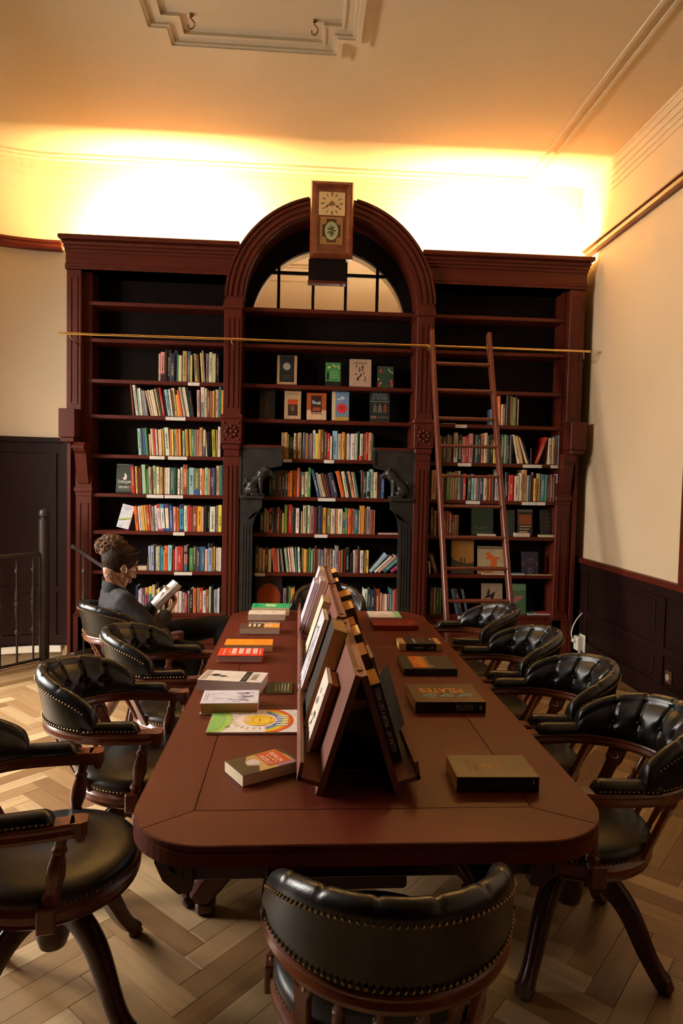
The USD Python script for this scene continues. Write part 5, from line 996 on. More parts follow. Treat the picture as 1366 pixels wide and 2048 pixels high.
# --- books standing face out or lying on the shelves
def face(label, k, x0, y0, x1, col, T_=.025, lean=8, page=PAGE, yoff=.05, spine='-x', group='face out books on the shelves', tilt=0, x_floor=None):
    Yp = YS+yoff; z = SH[k]; a = P(x0, y0, Y=Yp); b = P(x1, y0, Y=Yp); Lx = b[0]-a[0]; H = (a[2]+b[2])/2-z
    q = math.radians(lean); w = math.radians(tilt)
    xv = np.array([math.cos(w), 0, -math.sin(w)]); up0 = np.array([math.sin(w), 0, math.cos(w)]); yv = up0*math.cos(q)+np.array([0, math.sin(q), 0]); zv = np.cross(xv, yv)
    m4 = np.eye(4); m4[:3, 0], m4[:3, 1], m4[:3, 2] = xv, yv, zv
    if tilt: Lx *= .96
    H2 = H/math.cos(q)/(1.0 if not tilt else math.cos(w)+.12)
    dz = Lx*math.sin(w) if w > 0 else 0
    xs = a[0] if not tilt else a[0]-H*math.tan(w)*.75
    m4[:3, 3] = np.array([xs, Yp+T_, z+dz+.001])+np.array([0, 0, T_*math.sin(q)])
    t = thing('display_book', label, 'book', mat4=m4, group=group); slab(t, Lx, H2, T_, col, spine, page); return t, Lx, H2, T_
def S_(g, a, b): return affinity.scale(g, a, b, origin=(0, 0))
t, a, b, T_ = face('dark green book titled integer leven face out at the left of its row', 5, 231.5, 929.5, 264, C(52, 56, 44)); text(t, 'Integer', .52*a, .37*b, .028, T_, C(222, 218, 206), 0, fit=.86*a); text(t, 'leven', .48*a, .20*b, .028, T_, C(222, 218, 206), 0, fit=.62*a); put(t, S_(Polygon([(.45, .45), (.62, .45), (.66, .58), (.55, .68), (.50, .66), (.52, .55), (.42, .52)]), a, b), T_, C(226, 214, 200), 'figure'); put(t, S_(sbox(.02, .97, .7, .985).union(sbox(.1, .09, .9, .10)), a, b), T_, C(150, 150, 140), 'rule_line'); put(t, S_(affinity.scale(Point(.95, .20).buffer(1), .05, .06), a, b), T_, C(200, 80, 40), 'sticker')
t, a, b, T_ = face('leaning white paperback with a green stripe at the left of its row', 6, 242.5, 1009, 268, C(216, 216, 222), .028, 6, tilt=14, spine='+x'); put(t, S_(Polygon([(.03, .30), (.97, .47), (.97, .52), (.03, .36)]), a, b), T_, C(170, 190, 50), 'green_stripe'); put(t, S_(Polygon([(.03, .28), (.6, .37), (.97, .45), (.97, .47), (.03, .30)]), a, b), T_, C(70, 120, 130), 'blue_stripe'); put(t, S_(unary_union([sbox(.25, .78+.06*q, .85-.2*(q == 0), .80+.06*q) for q in range(3)]+[sbox(.2, .08, .5, .10)]), a, b), T_, C(150, 150, 160), 'small_print')
# centre bay, upper rows
t, a, b, T_ = face('black book with a silver moon standing open on the top display row', 2, 554.5, 711.5, 594.5, C(178, 140, 98), .03, 8); put(t, S_(sbox(.13, .08, .86, .99), a, b), T_, C(24, 26, 26), 'cover_front'); put(t, S_(affinity.scale(Point(.48, .62).buffer(1), .19, .13), a, b), T_+.0004, C(150, 146, 134), 'moon'); put(t, S_(unary_union([sbox(.3, .3-.06*q, .66, .32-.06*q) for q in range(3)]), a, b), T_+.0004, C(70, 62, 52), 'small_print')
t, a, b, T_ = face('bright green pocket book with yellow flowers on the top display row', 2, 651.5, 725.5, 682, C(66, 128, 72), .02, 8); put(t, S_(sbox(0, 0, 1, .19), a, b), T_, C(20, 26, 22), 'dark_foot'); put(t, S_(unary_union([affinity.rotate(affinity.scale(Point(x, y).buffer(1), .06, .035), g_) for x, y, g_ in ((.2, .78, 0), (.28, .8, 60), (.5, .88, 30), (.62, .84, -20), (.8, .85, 50), (.88, .78, 0))]), a, b), T_, C(214, 190, 110), 'flowers'); put(t, S_(affinity.scale(Point(.16, .42).buffer(1), .08, .2), a, b), T_+.0002, C(16, 36, 24), 'vase'); put(t, S_(unary_union([sbox(.32, .62-.09*q, .85, .64-.09*q) for q in range(4)]), a, b), T_, C(150, 190, 130), 'small_print')
t, a, b, T_ = face('beige botanical card book with dark leaf shapes on the top display row', 2, 700, 719, 743.5, C(178, 146, 122), .03, 7); put(t, S_(unary_union([affinity.rotate(affinity.scale(Point(.25+.5*r6.random(), .15+.6*r6.random()).buffer(1), .05, .025), r6.random()*180) for _ in range(22)]), a, b), T_, C(56, 38, 32), 'leaf_shapes'); put(t, S_(bars(.2, .8, .82, .07, 0, 0, r6), a, b), T_, C(120, 96, 80), 'title_print')
t, a, b, T_ = face('dark green book with pink flowers at the right of the top display row', 2, 756, 733, 788, C(38, 66, 48), .02, 8); put(t, S_(unary_union([Point(x, y).buffer(.09, quad_segs=4) for x, y in ((.2, .78), (.1, .12), (.9, .14), (.85, .3))]).intersection(sbox(0, 0, 1, 1)), a, b), T_, C(160, 56, 56), 'pink_flowers'); put(t, S_(unary_union([Point(x, y).buffer(.05, quad_segs=3) for x, y in ((.7, .84), (.8, .75), (.93, .7), (.06, .38), (.2, .2))]), a, b), T_+.0002, C(190, 160, 150), 'pale_flowers')
t, a, b, T_ = face('almost black book with a small red figure, left of the second display row', 3, 519, 779, 550, C(22, 18, 17), .022, 8); put(t, S_(Polygon([(.42, .3), (.58, .3), (.56, .58), (.5, .66), (.44, .58)]), a, b), T_, C(90, 24, 20), 'red_figure'); put(t, S_(unary_union([bars(.2, .85, .86, .07, 0, 0, r6), sbox(.3, .2, .7, .22), sbox(.35, .12, .65, .14)]), a, b), T_, C(84, 54, 40), 'small_print')
t, a, b, T_ = face('beige book with a red and black framed picture on the second display row', 3, 569, 783, 602.5, C(182, 148, 110), .03, 8); put(t, S_(sbox(.22, .12, .80, .52), a, b), T_, C(52, 32, 22), 'cover_picture'); put(t, S_(sbox(.22, .52, .80, .70), a, b), T_, C(190, 66, 24), 'red_block'); put(t, S_(unary_union([affinity.scale(Point(.5, .38).buffer(1), .12, .1), sbox(.3, .44, .6, .47)]), a, b), T_+.0003, C(110, 70, 40), 'picture_shape'); put(t, S_(bars(.15, .85, .88, .05, 0, 0, r6), a, b), T_, C(140, 108, 80), 'title_print')
t, a, b, T_ = face('orange and white book with a framed picture on the second display row', 3, 614, 787, 653.5, C(214, 170, 134), .028, 8); put(t, S_(sbox(0, .36, 1, 1), a, b), T_, C(168, 78, 26), 'orange_block'); put(t, S_(sbox(.22, .27, .76, .90), a, b), T_+.0003, C(60, 26, 18), 'picture_frame'); put(t, S_(Polygon([(.28, .6), (.28, .74), (.5, .64), (.7, .7), (.7, .56), (.5, .58)]), a, b), T_+.0006, C(150, 168, 170), 'picture_sky'); put(t, S_(sbox(.30, .32, .70, .46), a, b), T_+.0006, C(150, 70, 40), 'picture_ground'); put(t, S_(bars(.25, .8, .20, .045, 0, 0, r6), a, b), T_, C(60, 40, 34), 'title_print')
t, a, b, T_ = face('sky blue book with a big red rose on the second display row', 3, 664.5, 784.5, 699, C(110, 134, 160), .034, 6); put(t, S_(sbox(0, 0, .20, 1), a, b), T_, C(206, 178, 130), 'cream_spine_fold'); put(t, S_(sbox(.2, 0, 1, .12), a, b), T_, C(190, 150, 60), 'yellow_ground'); put(t, S_(unary_union([affinity.scale(Point(.58+.2*math.cos(q), .42+.10*math.sin(q)).buffer(1), .12, .08) for q in np.linspace(0, 2*PI, 8)]), a, b), T_+.0003, C(206, 52, 50), 'rose'); put(t, S_(unary_union([Point(.58, .43).buffer(.06), LineString([(.45, .45), (.6, .5), (.72, .44)]).buffer(.008)]), a, b), T_+.0006, C(150, 26, 30), 'rose_heart'); put(t, S_(unary_union([affinity.scale(Point(x, y).buffer(1), .12, .03) for x, y in ((.4, .73), (.62, .76), (.6, .8))]), a, b), T_+.0003, C(196, 196, 190), 'cloud')
t, a, b, T_ = face('black book of stones with three crystals at the right of its row', 3, 741, 784.5, 780.5, C(32, 38, 38), .03, 7)
text(t, 'THE BOOK', .5*a, .90*b, .028, T_, C(146, 150, 142), 0, fit=.74*a); text(t, 'OF STONES', .5*a, .78*b, .028, T_, C(146, 150, 142), 0, fit=.80*a); put(t, S_(sbox(0, .655, 1, .685), a, b), T_, C(110, 112, 106), 'rule_line')
for x, cc in ((.25, (96, 88, 76)), (.5, (112, 92, 80)), (.76, (120, 60, 46))): put(t, S_(Polygon([(x-.1, .30), (x+.1, .30), (x+.09, .5), (x, .62), (x-.08, .5)]), a, b), T_, C(*cc), 'crystal')
put(t, S_(sbox(.05, .10, .33, .18).union(bars(.42, .95, .12, .05, 0, 0, r6)), a, b), T_, C(140, 96, 80), 'small_print')
t, a, b, T_ = face('dark book with a large orange disc at the bottom left of the centre bay', 8, 511, 1154, 564.5, C(34, 34, 28), .02, 5); put(t, S_(Polygon([(.42+.38*math.cos(q)*1.15+.08, .40+.40*math.sin(q)) for q in np.linspace(-.25*PI, 1.25*PI, 30)]+[(.5, .22)]), a, b), T_, C(168, 70, 22), 'orange_disc'); put(t, S_(sbox(.05, .86, .95, .98), a, b), T_, C(78, 30, 20), 'title_print')
# right bay
t, a, b, T_ = face('dark green plant book face out behind the ladder', 6, 945, 1017, 988, C(24, 44, 30), .022, 6); text(t, 'PLANT', .45*a, .28*b, .030, T_, C(96, 92, 56), 0, fit=.66*a); text(t, 'PRACHT', .52*a, .10*b, .030, T_, C(96, 92, 56), 0, fit=.80*a)
face('dark slate book half hidden by the right ladder rail', 6, 1013, 1021, 1031, C(34, 42, 42), .02, 6)
t, a, b, T_ = face('black book with a fiery picture in a frame, right bay', 6, 1037, 1020.5, 1067, C(28, 20, 18), .022, 7); put(t, S_(sbox(.08, .44, .94, .80), a, b), T_, C(130, 62, 30), 'cover_picture'); put(t, S_(sbox(0, .91, 1, 1), a, b), T_, C(96, 84, 74), 'pale_top'); put(t, S_(unary_union([bars(.12, .9-.12*q, .34-.10*q, .05, 0, 0, r6) for q in range(3)]), a, b), T_, C(190, 160, 130), 'title_print')
t, a, b, T_ = face('black book with grey lettering at the right end of the right bay', 6, 1083, 1021, 1116, C(20, 17, 16), .022, 7); put(t, S_(unary_union([bars(.3, .9, .8-.14*q, .07, 0, 0, r6) for q in range(5)]), a, b), T_, C(66, 56, 48), 'title_print')
t, a, b, T_ = face('yellow picture book with two tiny figures on a hill, right bay', 7, 904.5, 1081.5, 949.5, C(168, 116, 50), .012, 6); put(t, S_(Polygon([(0, 0), (1, 0), (1, .36), (.8, .30), (.4, .34), (.1, .42), (0, .5)]), a, b), T_, C(70, 58, 34), 'dark_hill'); put(t, S_(unary_union([sbox(.40, .33, .45, .48), sbox(.55, .33, .6, .47)]), a, b), T_+.0003, C(24, 20, 18), 'tiny_figures')
t, a, b, T_ = face('cream picture book with an orange dancing animal, behind the ladder', 7, 957, 1094, 1010, C(170, 150, 114), .012, 6); put(t, S_(Polygon([(.28, .72), (.4, .82), (.5, .72), (.62, .62), (.9, .60), (.72, .52), (.72, .3), (.78, .1), (.66, .08), (.6, .28), (.5, .12), (.4, .12), (.5, .4), (.46, .52), (.26, .56), (.36, .62)]), a, b), T_, C(196, 96, 34), 'orange_animal'); put(t, S_(sbox(0, .90, 1, .98), a, b), T_, C(120, 90, 66), 'title_print'); put(t, S_(sbox(0, 0, .6, .18), a, b), T_, C(150, 104, 64), 'ground_wash')
t, a, b, T_ = face('dark violet book with a pale emblem standing at the right, right bay', 7, 1045.5, 1105, 1078, C(42, 34, 50), .02, 6); put(t, S_(unary_union([bars(.3, .75, .64, .05, 0, 0, r6), Point(.5, .16).buffer(.13).difference(Point(.5, .16).buffer(.09)), sbox(.14, .55, .86, .56)]), a, b), T_, C(128, 104, 116), 'emblem'); put(t, S_(Point(.08, .45).buffer(.07).union(Point(.93, .45).buffer(.07)), a, b), T_, C(110, 70, 66), 'pink_spots')
t, a, b, T_ = face('beige book with a bold black brush stroke, lowest shelf behind the ladder', 8, 965, 1168.5, 1007, C(150, 126, 100), .015, 6); put(t, S_(Polygon([(.30, .83), (.40, .76), (.36, .62), (.64, .70), (.66, .74), (.50, .42), (.40, .34), (.44, .56), (.12, .50), (.26, .62)]), a, b), T_, C(26, 20, 18), 'brush_stroke')
t, a, b, T_ = face('green picture book with a pink bird shape, lowest shelf right bay', 8, 1020, 1169.5, 1054, C(72, 104, 66), .012, 6); put(t, S_(Polygon([(.15, .45), (.45, .6), (.9, .62), (.7, .5), (.45, .40), (.2, .38)]), a, b), T_, C(164, 96, 96), 'pink_bird'); put(t, S_(sbox(0, .8, 1, 1), a, b), T_, C(96, 128, 96), 'pale_sky')
def flat(label, k, x0, x1, y0, col, T_, yoff=.03, dep=.14, page=PAGE, spine='+y', rot=0, base=0.0):
    z = SH[k]; Yp = YS+yoff; a = P(x0, y0, Y=Yp)[0]; b = P(x1, y0, Y=Yp)[0]
    t = thing('flat_book', label, 'book', (a, Yp, z+.001+base), rot, 'books lying flat on the shelves'); slab(t, b-a, dep, T_, col, spine, page); return t
flat('dark book lying flat beside the standing row, left bay eighth shelf', 7, 276, 293, 1140, C(44, 38, 48), .042, page=C(230, 206, 170), rot=4)
flat('pink edged thin book lying flat at the right of the centre bay', 6, 756.5, 797, 1063, C(170, 60, 70), .014, page=C(226, 200, 180))
flat('thin pale booklet lying flat behind the ladder, fourth shelf', 3, 883, 912, 843, C(130, 116, 104), .008)
flat('white and purple book lying flat in front of the plant book', 6, 957, 992, 1068, C(120, 80, 110), .022, yoff=.008, dep=.12, page=C(206, 188, 166))
flat('thick white book lying flat below the fiery picture', 6, 1030, 1060, 1068, C(200, 180, 160), .036, yoff=.0, dep=.045, page=C(212, 190, 166))
flat('pale green book lying flat at the right of the seventh shelf', 6, 1079, 1110, 1069, C(150, 150, 120), .022, yoff=.005, dep=.045, page=C(206, 190, 140))
flat('grey notebook with a ribbon lying flat at the far right of the seventh shelf', 6, 1111, 1130, 1069, C(130, 110, 104), .026, yoff=.005, dep=.045, page=C(190, 170, 156))
flat('stack of open picture magazines below the dancing animal', 7, 965, 1009, 1152, C(150, 120, 96), .014, yoff=.005, dep=.045, page=C(210, 190, 160))
flat('white and teal booklet lying flat right of the ladder', 7, 1023, 1050, 1150, C(110, 150, 146), .012, yoff=.005, dep=.09, page=C(214, 200, 176))
t = flat('yellow green magazine lying flat below the violet book', 7, 1053, 1116, 1151, C(160, 136, 44), .006, yoff=.004, dep=.045)
flat('teal and white booklet lying flat on the lowest shelf', 8, 1056, 1073, 1230, C(110, 150, 140), .012, dep=.13, page=C(206, 196, 180))
flat('red book lying flat at the right of the lowest shelf', 8, 1074, 1112, 1231, C(176, 56, 56), .016, dep=.15, page=C(206, 186, 170))

# ================================================================ the reader
skin = mat('skin', {'t': ('texture_coordinate', {}), 'n': ('noise_texture', {'scale': 30.0, 'detail': 3.0}), 'r': ('rgb_ramp', {'ramp': [(.35, (.40, .215, .125)), (.65, (.47, .27, .165))]}), 'p': ('principled_bsdf', {'roughness': .48, 'subsurface_weight': .15, 'subsurface_scale': .01})}, [('t.object', 'n.vector'), ('n.fac', 'r.fac'), ('r.color', 'p.base_color')])
cloth = mat('blazer_cloth', {'t': ('texture_coordinate', {}), 'n': ('noise_texture', {'scale': 220.0, 'detail': 2.0}), 'r': ('rgb_ramp', {'ramp': [(.3, (.019, .0155, .0155)), (.7, (.033, .027, .0265))]}), 'b': ('bump', {'strength': .15, 'distance': .002}), 'p': ('principled_bsdf', {'roughness': .75, 'specular_ior_level': .2, 'sheen_weight': .04})}, [('t.object', 'n.vector'), ('n.fac', 'r.fac'), ('r.color', 'p.base_color'), ('n.fac', 'b.height'), ('b.normal', 'p.normal')])
black = plain('black_trousers', (.009, .008, .008), .8, 0., .3)
hairm = mat('curly_hair', {'t': ('texture_coordinate', {}), 'n': ('noise_texture', {'scale': 55.0, 'detail': 4.0}), 'r': ('rgb_ramp', {'ramp': [(.35, (.060, .025, .010)), (.7, (.24, .110, .042))]}), 'b': ('bump', {'strength': .5, 'distance': .006}), 'p': ('principled_bsdf', {'roughness': .5, 'specular_ior_level': .4})}, [('t.object', 'n.vector'), ('n.fac', 'r.fac'), ('r.color', 'p.base_color'), ('n.fac', 'b.height'), ('b.normal', 'p.normal')])
hairdark = mat('sleek_hair', {'t': ('texture_coordinate', {}), 'n': ('noise_texture', {'scale': 60.0, 'detail': 4.0}), 'r': ('rgb_ramp', {'ramp': [(.35, (.014, .0065, .0038)), (.7, (.042, .019, .009))]}), 'b': ('bump', {'strength': .3, 'distance': .004}), 'p': ('principled_bsdf', {'roughness': .62, 'specular_ior_level': .16})}, [('t.object', 'n.vector'), ('n.fac', 'r.fac'), ('r.color', 'p.base_color'), ('n.fac', 'b.height'), ('b.normal', 'p.normal')])
person = thing('person', 'seated woman with curly hair in a bun and dark blazer reading an open book', 'person')
Fh = np.array([.866, .5, 0.]); Rh = np.array([.5, -.866, 0.]); Zh = np.array([0, 0, 1.])
A_ = lambda *v: np.array(v, float)
neck0 = A_(-1.115, 4.175, .915); hipc = A_(-1.045, 4.175, .56)
shR, shL = neck0+Rh*.165-Zh*.055+Fh*.005, neck0-Rh*.165-Zh*.055+Fh*.005
elR, elL = A_(-.835, 3.985, .675), A_(-1.0, 4.47, .665)
# the open book first: the hands close on it
Sb = P(339, 1196, Y=4.27); n_b = A_(-.6, -.35, .72); n_b /= np.linalg.norm(n_b); u_b = A_(.66, .25, .70); u_b -= n_b*(u_b@n_b); u_b /= np.linalg.norm(u_b); w_b = np.cross(u_b, n_b)
ob = thing('open_book', 'open white paged book held in both hands of the reader', 'book')
hb, wb = .100, .125
def page_sheet(prof, z0, th, h0, h1):
    """a leaf: profile across the page (distance from the spine, height over the book) and its two long edges"""
    pr_ = np.array(prof); up_ = pr_+[0, th]; ring_ = np.vstack([pr_, up_[::-1]]); k = len(ring_)
    V = np.vstack([[Sb+w_b*a+n_b*(z0+b)+u_b*h for a, b in ring_] for h in (h0, h1)]); F = []
    for j in range(k):
        j2 = (j+1) % k; F += [(j, j2, k+j2), (j, k+j2, k+j)]
    m = k//2
    for j in range(m-1):
        F += [(j, k-1-j, k-2-j), (j, k-2-j, j+1), (k+j, k+k-2-j, k+k-1-j), (k+j, k+j+1, k+k-2-j)]
    mm = trimesh.Trimesh(V, np.array(F), process=False); mm.fix_normals(); return mm
left = [(-wb, .022), (-wb*.75, .022), (-wb*.45, .019), (-wb*.2, .012), (-.004, 0)]; right = [(.004, 0), (wb*.2, .012), (wb*.5, .022), (wb*.8, .036), (wb, .052)]
obj('cover', cat_([page_sheet(left, -.004, .002, -hb-.002, hb+.002), page_sheet(right, -.004, .002, -hb-.002, hb+.002)]), plain('red_grey_cover', (.40, .12, .11), .5), ob)
pgm = plain('white_paper', (.84, .80, .74), .8, 0., .2)
obj('left_pages', page_sheet(left, -.002, .008, -hb, hb), pgm, ob); obj('right_pages', page_sheet(right, -.002, .007, -hb, hb), pgm, ob)
obj('turning_page', page_sheet([(.004, .008), (wb*.15, .045), (wb*.4, .065), (wb*.62, .060)], 0, .0006, -hb, hb), pgm, ob)
ln_ = []
for k in range(14):
    h = hb*.8-k*.0125
    ln_.append(page_sheet([(-wb*.9, .0222), (-wb*.55, .0205), (-wb*.18, .0112)], .0062, .0004, h, h+.003))
obj('printed_lines', cat_(ln_), plain('faint_print_grey', (.74, .70, .65), .8), ob, kind='stuff')
def hand(wrist, f, dors, thumb_side, curl, spread=1.):
    f = f/np.linalg.norm(f); dors = dors-f*(dors@f); dors /= np.linalg.norm(dors); y = np.cross(dors, f)*thumb_side
    Q = lambda a, b, c: wrist+f*a+y*b+dors*c
    Sp = lambda p, r: (*p, r)
    parts = [hull(Sp(Q(-.02, 0, 0), .021), Sp(Q(.02, .018, 0), .020), Sp(Q(.02, -.018, 0), .018)), hull(Sp(Q(.015, .02, 0), .017), Sp(Q(.015, -.02, 0), .016), Sp(Q(.078, .030, .002), .0115), Sp(Q(.074, -.030, .0), .0105))]
    for k, (b, l) in enumerate(((.029, .072), (.010, .079), (-.010, .074), (-.029, .058))):
        p = np.array([.078-.003*abs(k-1), b*spread, .002]); a = 0.; r = (.0098, .0100, .0094, .0084)[k]
        segs = (.46, .30, .24)
        for q, s_ in enumerate(segs):
            a += curl[q]; p2 = p+np.array([math.cos(a)*l*s_, b*.04, -math.sin(a)*l*s_]); parts.append(hull(Sp(Q(*p), r), Sp(Q(*p2), r*.92))); p = p2; r *= .92
    tp = [(.012, .022, -.006), (.040, .042, -.022), (.068, .038, -.040), (.090, .026, -.046)]
    for q in range(3): parts.append(hull(Sp(Q(*tp[q]), (.0145, .0115, .0100)[q]), Sp(Q(*tp[q+1]), (.0115, .0100, .0085)[q])))
    return parts
wrR = Sb+w_b*.128-u_b*.075-n_b*.012; wrL = Sb-w_b*.120-u_b*.070+n_b*.004
hR = smoothed(union(hand(wrR, u_b*.85-w_b*.40, -n_b+w_b*.45, -1, (.35, .75, .5))), .004, 6)
hL = smoothed(union(hand(wrL, u_b*.85+w_b*.40, -n_b-w_b*.45, 1, (.35, .75, .5))), .004, 6)
# head in its own frame: x forward, y left, z up
ear = A_(-1.052, 4.10, 1.040)
yaw_h, pit = math.radians(33), math.radians(24)
fx_ = A_(math.cos(yaw_h)*math.cos(pit), math.sin(yaw_h)*math.cos(pit), -math.sin(pit)); ly = A_(-math.sin(yaw_h), math.cos(yaw_h), 0); uz = np.cross(fx_, ly)
hs = 1.04; Hc = ear+ly*.074*hs+uz*.01
HM = np.eye(4); HM[:3, 0], HM[:3, 1], HM[:3, 2], HM[:3, 3] = fx_*hs, ly*hs, uz*hs, Hc
def HP(p): return (HM@np.array([*p, 1.]))[:3]
hd = [hull((-.012, 0, .030, .096, .074, .088)), hull((.040, 0, .045, .050, .060, .052), (.020, 0, -.02, .060, .064, .05)), hull((.03, 0, -.035, .050, .056, .04), (.062, 0, -.098, .022, .026, .018)), hull((.0, .0, -.05, .055, .058, .03), (.058, 0, -.100, .02, .024, .016)),
      hull((.088, 0, .010, .010), (.108, 0, -.030, .011)), hull((.100, -.012, -.034, .008), (.100, .012, -.034, .008)), hull((.088, -.016, -.058, .008), (.088, .016, -.058, .008), (.095, 0, -.056, .007)), hull((.085, -.015, -.071, .008), (.085, .015, -.071, .008), (.091, 0, -.071, .008)),
      hull((.078, -.035, .028, .012), (.088, -.008, .030, .010)), hull((.078, .035, .028, .012), (.088, .008, .030, .010)), hull((.066, -.036, -.028, .024), (.05, -.05, -.02, .02)), hull((.066, .036, -.028, .024), (.05, .05, -.02, .02))]
for s in (-1, 1): hd += [hull((-.004, s*.070, -.006, .016, .010, .024)), hull((.0, s*.075, .008, .012, .006, .012), (-.010, s*.078, .0, .008, .006, .018)), hull((.003, s*.072, -.028, .007))]
head = smoothed(union(hd), .006, 12); head.apply_transform(HM)
def mf(m): m = m.copy(); m.merge_vertices(); return m3.Manifold(m3.Mesh(np.asarray(m.vertices, np.float32), np.asarray(m.faces, np.uint32)))
nb_ = HP((-.035, 0, -.045))
core = [hull((*nb_, .052), (*(nb_*.4+neck0*.6), .047)), hull((*(nb_*.4+neck0*.6), .047), (*(neck0-Zh*.03), .058))]
core += [hull((*(neck0-Zh*.06), .075), (*(hipc+Zh*.02), .11)), hull((*shR, .04), (*(neck0-Zh*.04), .05)), hull((*shL, .04), (*(neck0-Zh*.04), .05))]
knR, knL = A_(-.62, 4.10, .525), A_(-.47, 4.275, .655); anR, anL = A_(-.60, 4.14, .10), A_(-.40, 4.10, .28)
hipR, hipL = hipc+Rh*.09, hipc-Rh*.09
def limb(pts): return [hull((*a[0], a[1]), (*b[0], b[1])) for a, b in zip(pts, pts[1:])]
core += limb([(shR, .044), (elR, .035), (wrR-(wrR-elR)*.02, .023)])+limb([(shL, .044), (elL, .035), (wrL-(wrL-elL)*.02, .023)])
core += limb([(hipR, .075), (knR, .048), (anR, .033)])+limb([(hipL, .075), (knL, .048), (anL, .033)])
c_ = smoothed(union(core), .018, 6)
body = union([mf(c_), mf(head), mf(hR), mf(hL)])
obj('body', tm(body), skin, person, smooth=50)
# clothes
bl = [hull((*(hipc+Zh*.0-Fh*.01), .150, .150, .12), (*(hipc+Zh*.10-Fh*.02), .140, .140, .10)), hull((*(hipc+Zh*.10-Fh*.02), .138), (*(neck0-Zh*.17+Fh*.01), .125)), hull((*(neck0-Zh*.17+Fh*.01), .128), (*(shR-Zh*.05-Rh*.03), .075), (*(shL-Zh*.05+Rh*.03), .075), (*(neck0-Zh*.075-Fh*.02), .070)),
      hull((*(shR-Zh*.012), .056), (*(neck0-Zh*.045-Fh*.012), .060)), hull((*(shL-Zh*.012), .056), (*(neck0-Zh*.045-Fh*.012), .060))]
for sh_, el_, wr_ in ((shR, elR, wrR), (shL, elL, wrL)):
    ce = el_+(wr_-el_)*.88
    bl += limb([(sh_-Zh*.01, .062), (sh_+(el_-sh_)*.55, .056), (el_, .052), (el_+(wr_-el_)*.5, .046), (ce, .040)])
bz = smoothed(union(bl), .014, 8); nz = meshkit.fbm(bz.vertices*14, 3)-.5; bz.vertices += bz.vertex_normals*(nz*.020)[:, None]
bo = obj('blazer', bz, cloth, person, smooth=60)
th_ = np.linspace(.18*PI, 1.82*PI, 30)
cpts = np.array([neck0-Fh*.008+Zh*(.012-.018*math.cos(t)*-1)-Fh*(-.070*math.cos(t))*1.0-Rh*(.066*math.sin(t)) for t in th_])
cpts = np.array([neck0-Fh*.010+Fh*.066*math.cos(t)+Rh*.066*math.sin(t)+Zh*(-.012-.030*math.cos(t)) for t in th_])
obj('collar', sweep(cpts, [(-.010, -.03), (.012, -.03), (.016, -.005), (.006, .028), (-.004, .028), (-.010, .0)]), plain('blazer_collar', (.020, .017, .017), .75, 0, .3), bo, smooth=60)
tr = [hull((*hipc, .125, .125, .10), (*hipR, .085), (*hipL, .085))]+limb([(hipR, .088), (knR, .068), (anR+Zh*.03, .060)])+limb([(hipL, .090), (hipL+(knL-hipL)*.6, .080), (knL, .066), (anL+Zh*.03, .058)])
tz = smoothed(union(tr), .016, 8); obj('trousers', tz, black, person, smooth=60)
for an_, d_ in ((anR, A_(.9, .2, -.05)), (anL, A_(.75, .1, -.6))):
    d_ = d_/np.linalg.norm(d_); b_ = an_-Zh*.055
    obj('shoe', smoothed(union([hull((*(b_-d_*.02), .036), (*(b_+d_*.08-Zh*.008), .034), (*(an_), .036)), hull((*(b_+d_*.08-Zh*.008), .034), (*(b_+d_*.16-Zh*.015), .024))]), .012, 5), plain('black_shoe', (.012, .011, .011), .35), person, smooth=60)
# hair: close cap cut along the hairline, curly bun on top, loose strands
cap = m3.Manifold.sphere(1, 64).scale((.108, .084, .099)).translate((-.018, 0, .036))
cap = cap.trim_by_plane((-.76, 0, .65), -.030)
cap = tm(cap.refine_to_length(.008)); nz = meshkit.fbm(cap.vertices*[60, 60, 25], 3)-.5; cap.vertices += cap.vertices/np.linalg.norm(cap.vertices, axis=1, keepdims=True)*(nz*.006)[:, None]
cap.apply_transform(HM); ho = obj('hair', cap, hairdark, person, smooth=70)
bc = P(222, 1093, Y=4.165); bun = trimesh.creation.icosphere(subdivisions=5, radius=1.)
d = bun.vertices.copy(); rr_ = .072*(1+.30*(meshkit.fbm(d*3.2+5, 2)-.5)+.34*(meshkit.fbm(d*9+2, 2, 3)-.5)); bun.vertices = bc+d*rr_[:, None]*[1.22, 1., .92]
obj('curly_bun', bun, hairm, ho, smooth=70)
cr_ = np.random.default_rng(4); cur = []
for _ in range(150):
    v = cr_.normal(size=3); v /= np.linalg.norm(v)
    if v[2] < -.5 and cr_.random() < .6: v[2] *= -1
    a = np.cross(v, cr_.normal(size=3)); a /= np.linalg.norm(a); b = np.cross(v, a); R0 = cr_.uniform(.008, .016); t = np.linspace(0, cr_.uniform(4, 8), 16)
    cur.append(tube(bc+v*[1.22, 1, .92]*(.069+.004*cr_.random())+np.outer(np.cos(t), a)*R0+np.outer(np.sin(t), b)*R0+np.outer(t, v)*.0022, .0024, 5, upv=v, scale=np.linspace(1, .5, 16)))
obj('curls', cat_(cur), hairm, ho, smooth=60, kind='stuff')
cur = []
for k in range(14):
    p0 = HP((-.09+.006*k, cr_.uniform(-.06, .05), -.035)); t = np.linspace(0, 1, 12); L0 = cr_.uniform(.05, .10)
    cur.append(tube(np.array([p0-Fh*(.012*q)+Rh*.010*math.sin(9*q+k)+Fh*.006*math.cos(8*q+k)-Zh*L0*q for q in t]), .0016, 4, upv=Fh))
obj('loose_strands', cat_(cur), hairm, ho, smooth=60, kind='stuff')
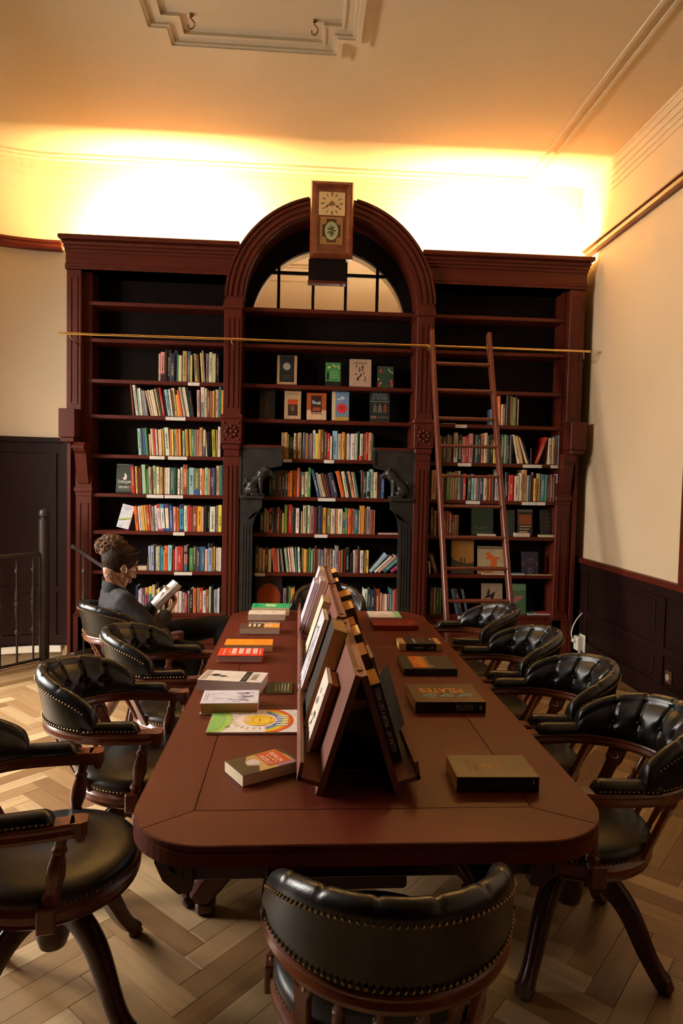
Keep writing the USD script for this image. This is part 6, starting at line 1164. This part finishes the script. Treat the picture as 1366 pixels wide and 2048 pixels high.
sg = [tube([HP((.074, s*.034+.020*math.cos(q), .118+.004*math.cos(q)+.0*s)) if False else HP((.050+.016*math.sin(q), s*.034+.024*math.cos(q), .118-.008*math.sin(q))) for q in np.linspace(0, 2*PI, 20)], .0028, 6) for s in (-1, 1)]
so_ = obj('sunglasses', cat_(sg+[tube([HP((.055, -.012, .120)), HP((.055, .012, .120))], .0025, 6)]+[tube([HP((.050, s*.058, .110)), HP((-.01, s*.082, .07)), HP((-.05, s*.080, .05))], .0024, 6) for s in (-1, 1)]), plain('glasses_frame', (.02, .015, .012), .15), person, smooth=50)
for s in (-1, 1): obj('lens', hull(*[(*HP((.050+.013*math.sin(q), s*.034+.020*math.cos(q), .1185-.0065*math.sin(q))), .0012) for q in np.linspace(0, 2*PI, 12)]), plain('dark_lens_%d' % (s+1), (.015, .012, .01), .05, 0., .9), so_)
e_ = HP((.014, -.083, -.006)); obj('earbud', smoothed(union([hull((*e_, .0065), (*HP((.010, -.079, -.002)), .006)), hull((*e_, .0042), (*HP((.019, -.084, -.026)), .003))]), .003, 3), plain('white_earbud', (.85, .83, .8), .3), person, smooth=60)
obj('earring', tube([HP((.006+.008*math.sin(q), -.079, -.050+.010*math.cos(q))) for q in np.linspace(0, 2*PI, 14)], .0016, 5), L['brass'], person, smooth=50)
for s in (-1, 1):
    eo = obj('eye', ball(HP((.076, s*.031, .010)), .0118, 2), plain('eye_white_%d' % (s+1), (.7, .66, .6), .2), person, smooth=True)
    obj('eyebrow', tube([HP((.090, s*.012, .036)), HP((.087, s*.032, .042)), HP((.072, s*.050, .034))], .0028, 5), hairdark, person)
    obj('upper_lid', hull((*HP((.080, s*.022, .018)), .006), (*HP((.076, s*.040, .017)), .006), (*HP((.083, s*.031, .010)), .0055)), skin, person, smooth=60)
obj('lips', smoothed(union([hull((*HP((.092, -.016, -.0605)), .0055), (*HP((.099, 0, -.058)), .006)), hull((*HP((.092, .016, -.0605)), .0055), (*HP((.099, 0, -.058)), .006)), hull((*HP((.090, -.014, -.070)), .0055), (*HP((.096, 0, -.070)), .007)), hull((*HP((.090, .014, -.070)), .0055), (*HP((.096, 0, -.070)), .007))]), .003, 3), plain('lips', (.36, .13, .10), .4), person, smooth=60)
